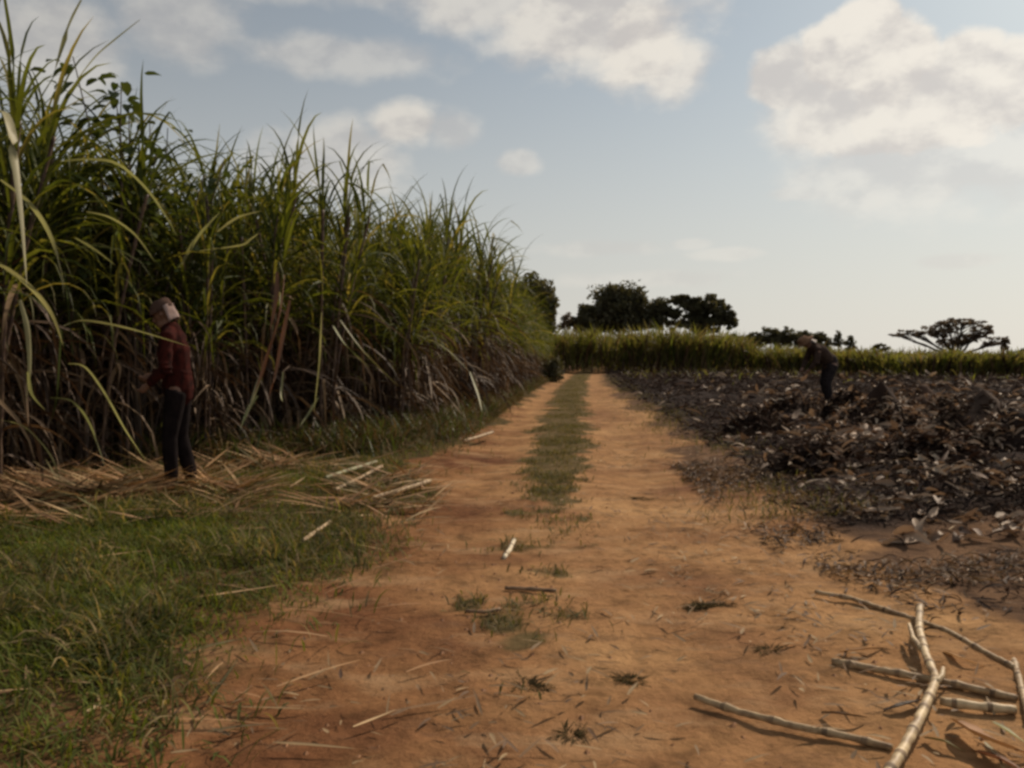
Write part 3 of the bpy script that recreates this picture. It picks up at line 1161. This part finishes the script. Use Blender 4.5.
random.seed(51)
lying('cane_stalk', 'dark-sided brown cane stalk lying at the bottom right, nearest the centre of the track', [(695, 697, .02), (740, 712, .018), (800, 727, .02), (850, 737, .018), (893, 748, .02)], .013, M_LOG, taper=.9)
lying('cane_stalk', 'thick dark cane stalk passing under the pale crooked one', [(832, 661, .02), (880, 670, .022), (935, 680, .022), (980, 690, .022), (1018, 699, .022)], .0145, M_LOG)
lying('cane_stalk', 'long thin brown stalk slanting down to the right edge behind the pale crooked one', [(815, 592, .02), (850, 598, .022), (905, 616, .025), (950, 632, .03), (985, 652, .03), (1016, 668, .03)], .0115, M_LOG)
lying('cane_stalk', 'short stalk turning down along the right edge from the end of the long thin one', [(1014, 660, .03), (1022, 690, .03), (1030, 720, .025)], .012, M_LOG)
lying('cane_stalk', 'pale yellow crooked cane stalk with a forked top, lying across the others', [(878, 790, .04), (900, 755, .045), (918, 722, .05), (932, 690, .055), (936, 678, .055), (926, 655, .065), (919, 630, .07), (920, 606, .075)], .0165, M_LOGP,
      stub=[[(922, 650, .065), (913, 638, .07), (909, 624, .08)], [(934, 684, .055), (942, 676, .07), (943, 668, .08)]])
lying('cane_stalk', 'short pale cane piece lying below the thick dark stalk at the right edge', [(940, 701, .02), (975, 706, .022), (1016, 710, .022)], .016, M_LOGP)
lying('cane_stalk', 'grey-brown half buried stalk right of the long thin one', [(895, 585, .015), (940, 596, .015), (1000, 603, .015), (1040, 606, .015)], .011, M_LOGD)
lying('cane_stalk', 'dark stalk lying in the litter near the right edge', [(950, 620, .015), (985, 632, .015), (1030, 640, .015)], .013, M_LOGD)
lying('stick', 'short dark stick lying flat on the middle of the track', [(505, 588, .02), (530, 589, .02), (556, 591, .02)], .011, M_LOGD, 'stick', 'small sticks on the track')
lying('stick', 'short dark stick left of centre below the flat one', [(466, 611, .02), (485, 612, .02), (500, 609, .02)], .009, M_LOGD, 'stick', 'small sticks on the track')
lying('cane_chip', 'small bright cane chip standing on the middle of the track', [(504, 558, .015), (510, 549, .03), (514, 540, .05)], .014, solid_mat('fresh_chip', (.55, .45, .30), (.75, .65, .48), 30), 'cane chip', 'bright cane chips')
lying('cane_chip', 'small yellow cane chip lying in the grass at the lower left', [(78, 718, .03), (92, 710, .035), (104, 701, .04)], .010, M_LOGP, 'cane chip', 'bright cane chips')
lying('cane_stalk', 'pale cane stalk lying from the straw toward the left rut of the track', [(372, 498, .08), (395, 492, .09), (430, 481, .08)], .02, M_LOG, group='cane stalks lying by the cane')
lying('cane_stalk', 'short pale stalk piece lying in the grass below the straw', [(303, 541, .08), (318, 530, .08), (330, 522, .08)], .014, M_LOG, group='cane stalks lying by the cane')
lying('cane_stalk', 'pale stalk lying at the foot of the cane beside the left rut', [(464, 441, .1), (478, 437, .12), (493, 432, .12)], .022, M_LOG, group='cane stalks lying by the cane')
lying('cane_stalk', 'pale green stalk lying at the right end of the straw', [(325, 478, .12), (350, 470, .14), (376, 462, .15)], .022, M_PALE, group='cane stalks lying by the cane')
lying('cane_stalk', 'yellow stalk lying beside the green one at the right end of the straw', [(335, 490, .1), (360, 478, .12), (382, 466, .14)], .018, M_LOG, group='cane stalks lying by the cane')

# leafy dry debris in the lower right corner
def dry_leaf(label, spec, w, mat=M_STRAW):
    pts = [P(a, b, c) for a, b, c in spec]
    base = Vector((pts[0].x, pts[0].y, 0))
    pts = resample([p - base for p in pts], .03)
    mb = MB(); blade(mb, pts, w, .5, .5, 0, .2)
    o = mb.build('dry_leaf', mat); o.location = base
    tag(o, label, 'dry leaf', 'dry leaves in the lower right corner')


dry_leaf('broad curled brown leaf sheath lying below the short pale piece at the lower right', [(955, 722, .02), (975, 735, .05), (1000, 745, .045), (1030, 755, .02)], .075, M_STRAW)
dry_leaf('pale narrow leaf lying across the curled sheath in the lower right corner', [(992, 722, .05), (1010, 733, .055), (1024, 742, .06)], .03, M_PALE)
dry_leaf('thin grey leaf standing at the very bottom right', [(984, 742, .02), (998, 758, .03), (1006, 775, .03)], .02, M_PALE)
dry_leaf('rusty brown leaf at the right edge below the short pale piece', [(975, 752, .02), (1000, 760, .035), (1030, 775, .03)], .05, M_RED)
dry_leaf('tan curled leaf left of the curled sheath in the lower right corner', [(925, 738, .01), (945, 742, .03), (965, 752, .02)], .03, M_STRAW)


random.seed(88)
for (a, b, w_, lb) in ((862, 650, .03, 'small tan leaf lying above the left end of the thick dark stalk'), (905, 705, .035, 'brown torn leaf lying left of the pale crooked stalk'),
                       (965, 660, .03, 'torn tan leaf between the long thin stalk and the thick dark one'), (845, 715, .028, 'rusty scrap of leaf lying above the lowest brown stalk'),
                       (1000, 640, .03, 'brown curled leaf behind the long thin stalk near the right edge')):
    an = rnd(-.4, .4)
    dry_leaf(lb, [(a + 22 * math.cos(an) * t, b + 9 * math.sin(an * 3) * t, .012 + .02 * (1 - t * t)) for t in (-1, -.5, 0, .5, 1)], w_, M_DRY if 'brown' in lb or 'rusty' in lb else M_STRAW)


def tuft(px, py, r, label, n=150, dark=True, seed=1):
    random.seed(seed)
    p = PG(px, py)
    mb = MB()
    for _ in range(int(n * 2.6)):
        a = rnd(0, 6.28); q = math.sqrt(random.random()) * r * rnd(.5, 1.2) * (1 + .5 * math.sin(2 * a + seed) + .3 * math.sin(3 * a + 2 * seed))
        b = Vector((math.cos(a) * q, math.sin(a) * q * .7, -.002))
        blade(mb, path_pts(b, a + rnd(-1, 1), rnd(.0, .75), rnd(.3, 1.4), rnd(.015, .06) , 3), rnd(.003, .007), .3, rnd(-.5, .5), 0, .1)
    o = mb.build('weed_tuft', M_TUFT)
    o.location = (p.x, p.y, HZ(p.x, p.y))
    tag(o, label, 'weed tuft', 'dark weed tufts on the track')


M_TUFT = leaf_mat('tuft_leaf', [(.050, .036, .018), (.09, .062, .03), (.06, .052, .02)], .2, .9, None, 3.0, .04)
tuft(705, 606, .085, 'dark weed tuft alone on the right side of the track', 190, seed=1)
tuft(636, 499, .13, 'dark weed tuft on the right rut further up the track', 130, seed=2)
tuft(630, 680, .055, 'small dark weed tuft low on the middle of the track', 70, seed=3)
tuft(528, 686, .085, 'flat dark weed tuft low and left of the middle of the track', 90, seed=4)
tuft(570, 735, .06, 'faint flat weed tuft at the bottom of the track', 50, seed=5)
tuft(770, 650, .06, 'small brown weed tuft right of the track middle, left of the thick dark stalk', 50, seed=6)

# ------------------------------------------------------------------ trees
def limb(mb, a, b, r0, r1, wob=.08, seg=6, n=6):
    L = (b - a).length
    pts = []
    for i in range(n + 1):
        s = i / n
        pts.append(a.lerp(b, s) + Vector((random.gauss(0, 1), random.gauss(0, 1), random.gauss(0, .6))) * L * wob * math.sin(math.pi * s) * .4)
    tube(mb, pts, [r0 + (r1 - r0) * i / n for i in range(n + 1)], seg)
    return pts


def tree(loc, label, blobs, trunk_r, nleaf, leaf, seed, mat=M_TREE, cat='tree', group='trees on the horizon', name='tree', trunk_h=None, twigs=10, shell=.55, sub=26):
    """blobs: (x,y,z,rx,ry,rz) crown masses relative to the base"""
    random.seed(seed)
    root = empty(name, loc, label, cat, group)
    tb, cb = MB(), MB()
    zmin = min(b[2] - b[5] for b in blobs)
    fork = Vector((0, 0, max(.8, (trunk_h or zmin * .9))))
    limb(tb, Vector((0, 0, -.3)), fork, trunk_r, trunk_r * .7, .04, 8)
    vol = sum(b[3] * b[5] for b in blobs)
    for (x, y, z, rx, ry, rz) in blobs:
        c = Vector((x, y, z))
        limb(tb, fork, c, trunk_r * .5, trunk_r * .18)
        for _ in range(twigs // 2):
            d = Vector((random.gauss(0, 1), random.gauss(0, 1), random.gauss(0, .7) + .3)).normalized()
            limb(tb, fork.lerp(c, rnd(.5, 1)), c + Vector((d.x * rx, d.y * ry, d.z * rz)) * .9, trunk_r * .16, trunk_r * .04, .1, 4, 4)
        k = int(nleaf * rx * rz / vol)
        # leaf clusters spread over the mass, gaps between them
        cl = []
        for _ in range(sub):
            d = Vector((random.gauss(0, 1), random.gauss(0, 1), random.gauss(0, 1))).normalized()
            rr = rnd(shell, 1.0)
            cl.append((Vector((x + d.x * rx * rr, y + d.y * ry * rr, z + d.z * rz * rr)), rnd(.26, .5) * (rx * rz) ** .5))
        for _ in range(k):
            q, cr = random.choice(cl)
            gs = lambda k: max(-1.6, min(1.6, random.gauss(0, 1))) * k
            g = Vector((gs(.5), gs(.5), gs(.42) * min(1, rz / rx * 1.3)))
            p = q + g * cr
            u = Vector((random.gauss(0, 1), random.gauss(0, 1), random.gauss(0, 1))).normalized()
            v = u.cross(Vector((random.gauss(0, 1), random.gauss(0, 1), random.gauss(0, 1)))).normalized()
            s = leaf * rnd(.6, 1.3)
            cb.add([p - u * s, p - v * s * .5, p + u * s, p + v * s * .5], [(0, 1, 2, 3)])
    tb.build('trunk', M_BARK, root)
    cb.build('crown', mat, root, smooth=False)
    return root


def at(px, Y):
    return ((px - 512) / F * Y, Y, 0)


def zz(py, Y):
    return CAMZ + (357 - py) * Y / F


# round tree just behind the cane
Y = 70
u = Y / F
tree(at(531, Y), 'dark rounded tree rising just behind the far end of the sugarcane', [(0, 0, zz(301, Y), 24 * u, 24 * u, 24 * u), (13 * u, 0, zz(312, Y), 15 * u, 15 * u, 19 * u), (-16 * u, 0, zz(310, Y), 18 * u, 15 * u, 18 * u), (10 * u, 0, zz(328, Y), 12 * u, 10 * u, 10 * u)],
     .3, 16000, .22, 401, shell=.1, sub=40)
Y = 125
u = Y / F
tree(at(619, Y), 'tallest dome-shaped dark tree in the group beyond the field', [(0, 0, zz(308, Y), 27 * u, 25 * u, 24 * u), (-8 * u, 0, zz(299, Y), 18 * u, 15 * u, 15 * u), (12 * u, 0, zz(303, Y), 18 * u, 15 * u, 16 * u), (-18 * u, 0, zz(322, Y), 20 * u, 14 * u, 12 * u), (16 * u, 0, zz(322, Y), 22 * u, 14 * u, 12 * u)],
     .45, 17000, .32, 402, shell=.1, sub=60)
tree(at(588, Y), 'low dark tree at the left foot of the dome-shaped tree', [(0, 0, zz(318, Y), 15 * u, 12 * u, 14 * u), (-8 * u, 0, zz(322, Y), 11 * u, 9 * u, 9 * u)], .3, 5500, .3, 403, shell=.1)
tree(at(567, Y), 'small thin tree alone left of the dome-shaped tree', [(0, 0, zz(320, Y), 6 * u, 6 * u, 6 * u), (-3 * u, 0, zz(326, Y), 7 * u, 6 * u, 5 * u)], .14, 800, .2, 404, M_TREE2)
tree(at(659, Y), 'small dark tree between the dome-shaped tree and the broad one', [(0, 0, zz(311, Y), 14 * u, 10 * u, 12 * u), (-3 * u, 0, zz(321, Y), 17 * u, 10 * u, 10 * u)], .25, 5000, .3, 405, shell=.2)
tree(at(700, Y), 'broad dark tree with an open, gappy crown right of the dome-shaped tree', [(-22 * u, 0, zz(299, Y), 11 * u, 9 * u, 5 * u), (-10 * u, 0, zz(303, Y), 14 * u, 10 * u, 7 * u), (8 * u, 0, zz(305, Y), 18 * u, 14 * u, 10 * u), (20 * u, 0, zz(315, Y), 13 * u, 12 * u, 9 * u), (-3 * u, 0, zz(320, Y), 14 * u, 10 * u, 6 * u), (29 * u, 0, zz(322, Y), 9 * u, 6 * u, 7 * u), (8 * u, 0, zz(323, Y), 24 * u, 9 * u, 9 * u), (2 * u, 0, zz(312, Y), 20 * u, 9 * u, 9 * u), (-20 * u, 0, zz(325, Y), 12 * u, 9 * u, 6 * u), (-26 * u, 0, zz(314, Y), 9 * u, 6 * u, 6 * u)],
     .4, 16000, .30, 406, shell=.2, sub=20)
# spreading, half-bare tree on the right
Y = 135
u = Y / F
tree(at(955, Y), 'wide spreading half-bare brown tree on the right horizon', [(-42 * u, 0, zz(333, Y), 19 * u, 10 * u, 3.4 * u), (-58 * u, 0, zz(335, Y), 9 * u, 6 * u, 2 * u), (-18 * u, 0, zz(331, Y), 15 * u, 12 * u, 7 * u), (6 * u, 0, zz(322, Y), 24 * u, 16 * u, 4.5 * u), (-8 * u, 0, zz(327, Y), 12 * u, 10 * u, 6 * u), (26 * u, 0, zz(330, Y), 14 * u, 10 * u, 6 * u), (10 * u, 0, zz(338, Y), 18 * u, 12 * u, 6 * u), (38 * u, 0, zz(342, Y), 11 * u, 8 * u, 5 * u), (-8 * u, 0, zz(343, Y), 14 * u, 8 * u, 5 * u)],
     .5, 4800, .24, 407, M_TREE2, twigs=44, trunk_h=.9, shell=.5, sub=16)
tree(at(1004, Y), 'small round-topped tree at the right end of the spreading tree', [(0, 0, zz(341, Y), 4.5 * u, 4 * u, 4 * u), (0, 0, zz(347, Y), 3 * u, 3 * u, 4 * u)], .15, 500, .22, 408, M_TREE2)
tree(at(1030, Y), 'low dark tree cut by the right edge of the view', [(0, 0, zz(351, Y), 14 * u, 8 * u, 5 * u), (10 * u, 0, zz(350, Y), 10 * u, 8 * u, 6 * u)], .2, 1200, .24, 409)
# distant line of small trees
Y = 150
u = Y / F
LINE = [(755, 334, 9, 5, 'leftmost, grey-green and faint'), (770, 332, 10, 7, 'second from the left'), (787, 332, 10, 7, 'third from the left'), (803, 334, 9, 6, 'fourth from the left'), (818, 336, 8, 6, 'fifth from the left, lower')]
for i, (px, py, rx, rz, w) in enumerate(LINE):
    tree(at(px, Y), 'low dark tree in the distant line above the far cane, ' + w, [(0, 0, zz(py + 3, Y), rx * u, 1.5, rz * u), (rx * .5 * u, 0, zz(py + 8, Y), rx * 1.2 * u, 1.5, rz * 1.1 * u)], .2, 2300, .24, 420 + i, group='low trees of the distant line')
for i, (px, py, w) in enumerate(((838, 333, 'sharper-topped of the two small pointed trees at the right end of the distant line'), (850, 337, 'lower of the two small pointed trees at the right end of the distant line'))):
    tree(at(px, Y), w, [(0, 0, zz(py + 2, Y), 3 * u, 3 * u, 4 * u), (0, 0, zz(py + 9, Y), 5.5 * u, 5 * u, 6 * u)], .2, 700, .22, 430 + i, group='small pointed trees')
for i, (px, w) in enumerate(((880, 'low round bush just left of the spreading tree'), (735, 'low bush right of the broad gappy tree'))):
    tree(at(px, Y), w, [(0, 0, zz(348 - 10 * (i == 1), Y), 9 * u, 1.5, 4 * u)], .15, 600, .22, 440 + i, group='low bushes on the horizon', name='bush', cat='bush')
# dark shrub at the far end of the track
sp = P(552, 382)
tree((sp.x, sp.y, HZ(sp.x, sp.y)), 'small dark rounded shrub at the far end of the track beside the cane', [(0, 0, .62, .62, .5, .55), (.22, 0, .95, .32, .3, .3), (-.3, 0, .5, .4, .4, .4), (.1, 0, .3, .6, .45, .3)], .05, 3200, .06, 450, group='shrub by the track', name='shrub', cat='shrub', trunk_h=.15, twigs=6)

# ------------------------------------------------------------------ far standing cane (reads as one mass)
def far_cane():
    random.seed(61)
    mb = MB()
    n = 17000
    for _ in range(n):
        px = rnd(536, 1230)
        Y0 = 66 - 5 * sst(px, 740, 800) - 12 * sst(px, 800, 940)
        y = float(Y0) + random.random() ** 2.2 * 32
        # crop is tall by the trees and lower to the right
        h = 3.45 - 1.25 * float(sst(px, 735, 760)) - .60 * float(sst(px, 780, 960))
        h *= 1.10 + .34 * float(fbm(px * .035, y * .2, 1.3, 4, 4))
        x = (px - 512) / F * y
        z0 = rnd(0, .45) ** 1 * h
        L = h - z0 + rnd(-.25, .15)
        pts = path_pts((x, y, z0), rnd(0, 6.28), rnd(1.0, 1.5), rnd(.2, 1.3), L * rnd(.75, 1.05), 4)
        blade(mb, pts, rnd(.09, .16), .3, rnd(-1, 1), 0 if z0 > .12 * h or random.random() < .4 else 1, .1)
    o = mb.build('far_sugarcane', [M_FAR, M_DRY])
    tag(o, 'far field of standing sugarcane reading as one olive green band', 'sugarcane', kind='stuff')
    # young regrowth in the harvested field before it
    mb = MB()
    for _ in range(5200):
        px = rnd(600, 1200); py = 366 + abs(random.gauss(0, 7))
        q = P(px, py)
        if q.x < float(xc(q.y)) + 2.5: continue
        pts = path_pts((q.x, q.y, HZ(q.x, q.y)), rnd(0, 6.28), rnd(.5, 1.4), rnd(.3, 1.5), rnd(.25, .7), 3)
        blade(mb, pts, rnd(.03, .06), .3, rnd(-1, 1), 0 if random.random() < .35 else 1, .1)
    o = mb.build('regrowth', [M_FAR, M_DRY])
    tag(o, 'low brown-green stubble and regrowth before the far cane', 'stubble', kind='stuff')


far_cane()

# ------------------------------------------------------------------ people
def ellip(mb, c, r, rot=None, mi=0, nu=14, nv=9):
    vs, fs = [], []
    R = rot or Matrix.Identity(3)
    c = Vector(c)
    vs.append(c + R @ Vector((0, 0, r[2])))
    for j in range(1, nv):
        th = math.pi * j / nv
        for k in range(nu):
            ph = 2 * math.pi * k / nu
            vs.append(c + R @ Vector((r[0] * math.sin(th) * math.cos(ph), r[1] * math.sin(th) * math.sin(ph), r[2] * math.cos(th))))
    vs.append(c + R @ Vector((0, 0, -r[2])))
    for k in range(nu):
        fs.append((0, 1 + k, 1 + (k + 1) % nu))
        for j in range(nv - 2):
            a = 1 + j * nu
            fs.append((a + k, a + nu + k, a + nu + (k + 1) % nu, a + (k + 1) % nu))
        a = 1 + (nv - 2) * nu
        fs.append((a + k, len(vs) - 1, a + (k + 1) % nu))
    mb.add(vs, fs, mi)


def caps(mb, chain):
    """tapered limb through (point, radius) with round ends"""
    pts, rad = [], []
    for (p, r) in chain:
        pts.append(Vector(p)); rad.append(r)
    d0 = (pts[0] - pts[1]).normalized(); d1 = (pts[-1] - pts[-2]).normalized()
    P_ = [pts[0] + d0 * rad[0] * .85, pts[0] + d0 * rad[0] * .5]; R_ = [rad[0] * .45, rad[0] * .85]
    for i in range(len(pts)):
        P_.append(pts[i]); R_.append(rad[i])
        if i < len(pts) - 1:
            P_.append(pts[i].lerp(pts[i + 1], .5)); R_.append((rad[i] + rad[i + 1]) * .5)
    P_ += [pts[-1] + d1 * rad[-1] * .5, pts[-1] + d1 * rad[-1] * .85]; R_ += [rad[-1] * .85, rad[-1] * .45]
    tube(mb, P_, R_, 12)


def fuse(o, vox, smooth=4):
    m = o.modifiers.new('fuse', 'REMESH'); m.mode = 'VOXEL'; m.voxel_size = vox; m.use_smooth_shade = True
    s = o.modifiers.new('soften', 'SMOOTH'); s.factor = .5; s.iterations = smooth
    return o


M_SKIN = solid_mat('skin', (.13, .065, .040), (.19, .10, .065), 9, .55, .05)


def person(loc, rz, J, label, mats, hat, vox=.011, scale=(1, 1, 1)):
    """J: joint positions in the figure's own frame, which faces +X"""
    V = lambda k: Vector(J[k])
    root = empty('person', loc, label, 'person')
    root.rotation_euler = (0, 0, rz)
    root.scale = scale
    b = MB()
    # trunk, neck, limbs
    caps(b, [(V('pelvis'), .135), (V('waist'), .12), (V('chest'), .145), (V('collar'), .10), (V('neck'), .055)])
    hd = (V('head') - V('neck')).normalized()
    face = V('face').normalized()
    caps(b, [(V('neck'), .056), (V('head') - hd * .06, .055)])
    side = hd.cross(face).normalized()
    Rm = Matrix((face, side, hd)).transposed()
    h = V('head')
    ellip(b, h + hd * .02, (.098, .076, .115), Rm)
    ellip(b, h + face * .045 - hd * .07, (.055, .052, .05), Rm)          # jaw
    ellip(b, h + face * .105 - hd * .015, (.022, .014, .024), Rm)        # nose
    ellip(b, h + face * .09 - hd * .055, (.016, .026, .010), Rm)         # mouth
    for s in (-1, 1):
        ellip(b, h + side * s * .078, (.022, .011, .032), Rm)            # ears
        ellip(b, h + face * .082 + side * s * .030 + hd * .012, (.012, .015, .009), Rm)
    for s in 'lr':
        caps(b, [(V('hip_' + s), .092), (V('knee_' + s), .062), (V('ankle_' + s), .042)])
        caps(b, [(V('sh_' + s), .056), (V('el_' + s), .042), (V('wr_' + s), .028)])
        w = V('wr_' + s); d = (w - V('el_' + s)).normalized()
        q = d.cross(Vector((0, 1, 0.2))).normalized(); a2 = d.cross(q).normalized()
        caps(b, [(w, .028), (w + d * .06, .036), (w + d * .085, .034)])
        for k in range(4):
            r = w + d * .085 + a2 * (.024 - .016 * k)
            L = (.068, .078, .072, .055)[k]
            caps(b, [(r, .0105), (r + d * L * .5 + q * .008, .0095), (r + d * L * .75 + q * .032, .0085)])
        t0 = w + d * .035 + a2 * .032
        caps(b, [(t0, .012), (t0 + d * .03 + a2 * .02, .0105), (t0 + d * .055 + a2 * .022 + q * .012, .009)])
    fuse(b.build('body', M_SKIN, root), vox * .7)
    # shirt
    c = MB()
    caps(c, [(V('pelvis') + Vector((0, 0, -.02)), .160), (V('pelvis').lerp(V('waist'), .5), .158), (V('waist'), .150), (V('chest'), .172), (V('collar'), .115)])
    for s in 'lr':
        caps(c, [(V('collar').lerp(V('sh_' + s), .3), .08), (V('sh_' + s), .075), (V('el_' + s), .060), (V('el_' + s).lerp(V('wr_' + s), .88), .046)])
        # folds
        e = V('el_' + s)
        for k in range(3):
            ellip(c, e + Vector((rnd(-.02, .02), rnd(-.02, .02), .04 * k - .04)), (.064, .064, .016))
    for k in range(7):
        p = V('waist').lerp(V('chest'), rnd(-.3, .9))
        ellip(c, p + Vector((rnd(-.02, .02), 0, 0)), (.158, .158, .018), Matrix.Rotation(rnd(-.5, .5), 3, 'Y'))
    fuse(c.build('shirt', mats['shirt'], root), vox)
    t = MB()
    caps(t, [(V('pelvis') + Vector((0, 0, .10)), .138), (V('pelvis'), .150)])
    for s in 'lr':
        caps(t, [(V('pelvis').lerp(V('hip_' + s), .6), .12), (V('hip_' + s), .115), (V('knee_' + s), .083), (V('ankle_' + s) + Vector((0, 0, .07)), .072)])
        for k in range(5):
            p = V('knee_' + s).lerp(V('ankle_' + s), rnd(-.2, .85))
            ellip(t, p, (.083, .083, .02), Matrix.Rotation(rnd(-.5, .5), 3, 'Y'))
    fuse(t.build('trousers', mats['trousers'], root), vox)
    for s in 'lr':
        f = MB()
        a = V('ankle_' + s)
        caps(f, [(a + Vector((0, 0, .09)), .060), (a, .058), (a + Vector((.0, 0, -.03)), .052)])
        caps(f, [(a + Vector((-.03, 0, -.035)), .045), (a + Vector((.08, 0, -.04)), .043), (a + Vector((.16, 0, -.045)), .038)])
        ellip(f, a + Vector((.06, 0, -.075)), (.145, .052, .018))
        fuse(f.build('boot', mats['boot'], root), vox)
    # hat
    hm = MB()
    top = h + hd * .055
    prof = hat['profile']
    vs, fs = [], []
    seg = 28
    for i, (r, z, warp) in enumerate(prof):
        for k in range(seg):
            a = 2 * math.pi * k / seg
            p = Vector((math.cos(a) * r * 1.12, math.sin(a) * r * .95, z + warp * math.cos(a) + .006 * math.sin(3 * a + i)))
            vs.append(top + Rm @ p)
    for i in range(len(prof) - 1):
        for k in range(seg):
            k2 = (k + 1) % seg
            fs.append((i * seg + k, i * seg + k2, (i + 1) * seg + k2, (i + 1) * seg + k))
    fs.append(tuple((len(prof) - 1) * seg + k for k in range(seg)))
    hm.add(vs, fs)
    ho = hm.build('hat', mats['hat'], root)
    sm = ho.modifiers.new('thickness', 'SOLIDIFY'); sm.thickness = .006
    if hat.get('cloth'):
        nm = MB(); vs, fs = [], []
        nr, nc_ = 9, 13
        for i in range(nr):
            s = i / (nr - 1)
            for k in range(nc_):
                a = math.pi * (.64 + .72 * k / (nc_ - 1))
                rr = .105 + .03 * s + .008 * math.sin(6 * a + 3 * s)
                p = h + Rm @ Vector((math.cos(a) * rr * 1.08, math.sin(a) * rr, .05 - .15 * s))
                vs.append(p)
        for i in range(nr - 1):
            for k in range(nc_ - 1):
                fs.append((i * nc_ + k, i * nc_ + k + 1, (i + 1) * nc_ + k + 1, (i + 1) * nc_ + k))
        nm.add(vs, fs)
        no = nm.build('neck_cloth', mats['cloth'], root)
        sm = no.modifiers.new('thickness', 'SOLIDIFY'); sm.thickness = .004
    return root


BRIM = [(.175, -.02, .0), (.15, -.005, .0), (.115, .0, 0), (.105, .03, 0), (.10, .075, 0), (.085, .098, 0), (.05, .108, 0), (.01, .108, 0)]
CAP = [(.116, -.03, .0), (.110, -.01, 0), (.106, .02, 0), (.096, .045, 0), (.078, .062, 0), (.05, .072, 0), (.01, .075, 0)]
cloth = lambda n, a, b, s=14: solid_mat(n, a, b, s, .95, .25, (1, 1, 1), .01, .04)

random.seed(71)
p = PG(178, 492)
person((p.x, p.y, HZ(p.x, p.y)), math.radians(184), dict(
    pelvis=(-.02, 0, .93), waist=(.0, 0, 1.07), chest=(.03, 0, 1.27), collar=(.05, 0, 1.43), neck=(.085, 0, 1.48), head=(.135, 0, 1.60), face=(.88, .05, -.42),
    hip_l=(-.02, .09, .90), hip_r=(-.02, -.09, .90), knee_l=(.05, .10, .50), knee_r=(.0, -.10, .50), ankle_l=(.03, .11, .095), ankle_r=(-.10, -.11, .095),
    sh_l=(.03, .19, 1.39), sh_r=(.02, -.19, 1.39), el_l=(.03, .25, 1.12), el_r=(.08, -.24, 1.13), wr_l=(.22, .20, .98), wr_r=(.30, -.16, 1.05)),
    'person in a dark red shirt and pale neck cloth standing by the cane, facing left',
    dict(shirt=cloth('red_shirt', (.016, .006, .005), (.055, .012, .009)), trousers=cloth('navy_trousers', (.007, .005, .005), (.014, .010, .010)), boot=cloth('boot_leather', (.012, .010, .009), (.03, .025, .02)),
         hat=cloth('dark_cap', (.05, .03, .024), (.10, .06, .045)), cloth=cloth('pale_cloth', (.20, .14, .12), (.34, .25, .22))),
    dict(profile=CAP, cloth=True), scale=(.80, .80, .95))

p = P(825, 411, 0)
person((p.x, p.y, HZ(p.x, p.y) - .02), math.radians(186), dict(
    pelvis=(-.10, 0, .88), waist=(-.02, 0, 1.01), chest=(.13, 0, 1.16), collar=(.25, 0, 1.26), neck=(.30, 0, 1.29), head=(.40, 0, 1.36), face=(.72, 0, -.69),
    hip_l=(-.10, .09, .85), hip_r=(-.10, -.09, .85), knee_l=(.02, .11, .48), knee_r=(-.02, -.11, .48), ankle_l=(-.02, .12, .095), ankle_r=(-.12, -.12, .095),
    sh_l=(.24, .18, 1.20), sh_r=(.24, -.18, 1.20), el_l=(.30, .22, .95), el_r=(.30, -.22, .96), wr_l=(.40, .14, .78), wr_r=(.42, -.12, .80)),
    'person in dark clothes and brown hat stooping over the harvested field, facing left',
    dict(shirt=cloth('dark_shirt', (.035, .022, .018), (.065, .042, .032)), trousers=cloth('dark_trousers', (.016, .013, .014), (.035, .028, .028)), boot=cloth('dark_boot', (.012, .010, .009), (.03, .025, .02)),
         hat=cloth('brown_hat', (.13, .07, .04), (.22, .13, .08)), cloth=cloth('grey_cloth', (.40, .34, .30), (.55, .48, .43))),
    dict(profile=BRIM, cloth=True), vox=.013, scale=(1.15, 1.22, 1.05))
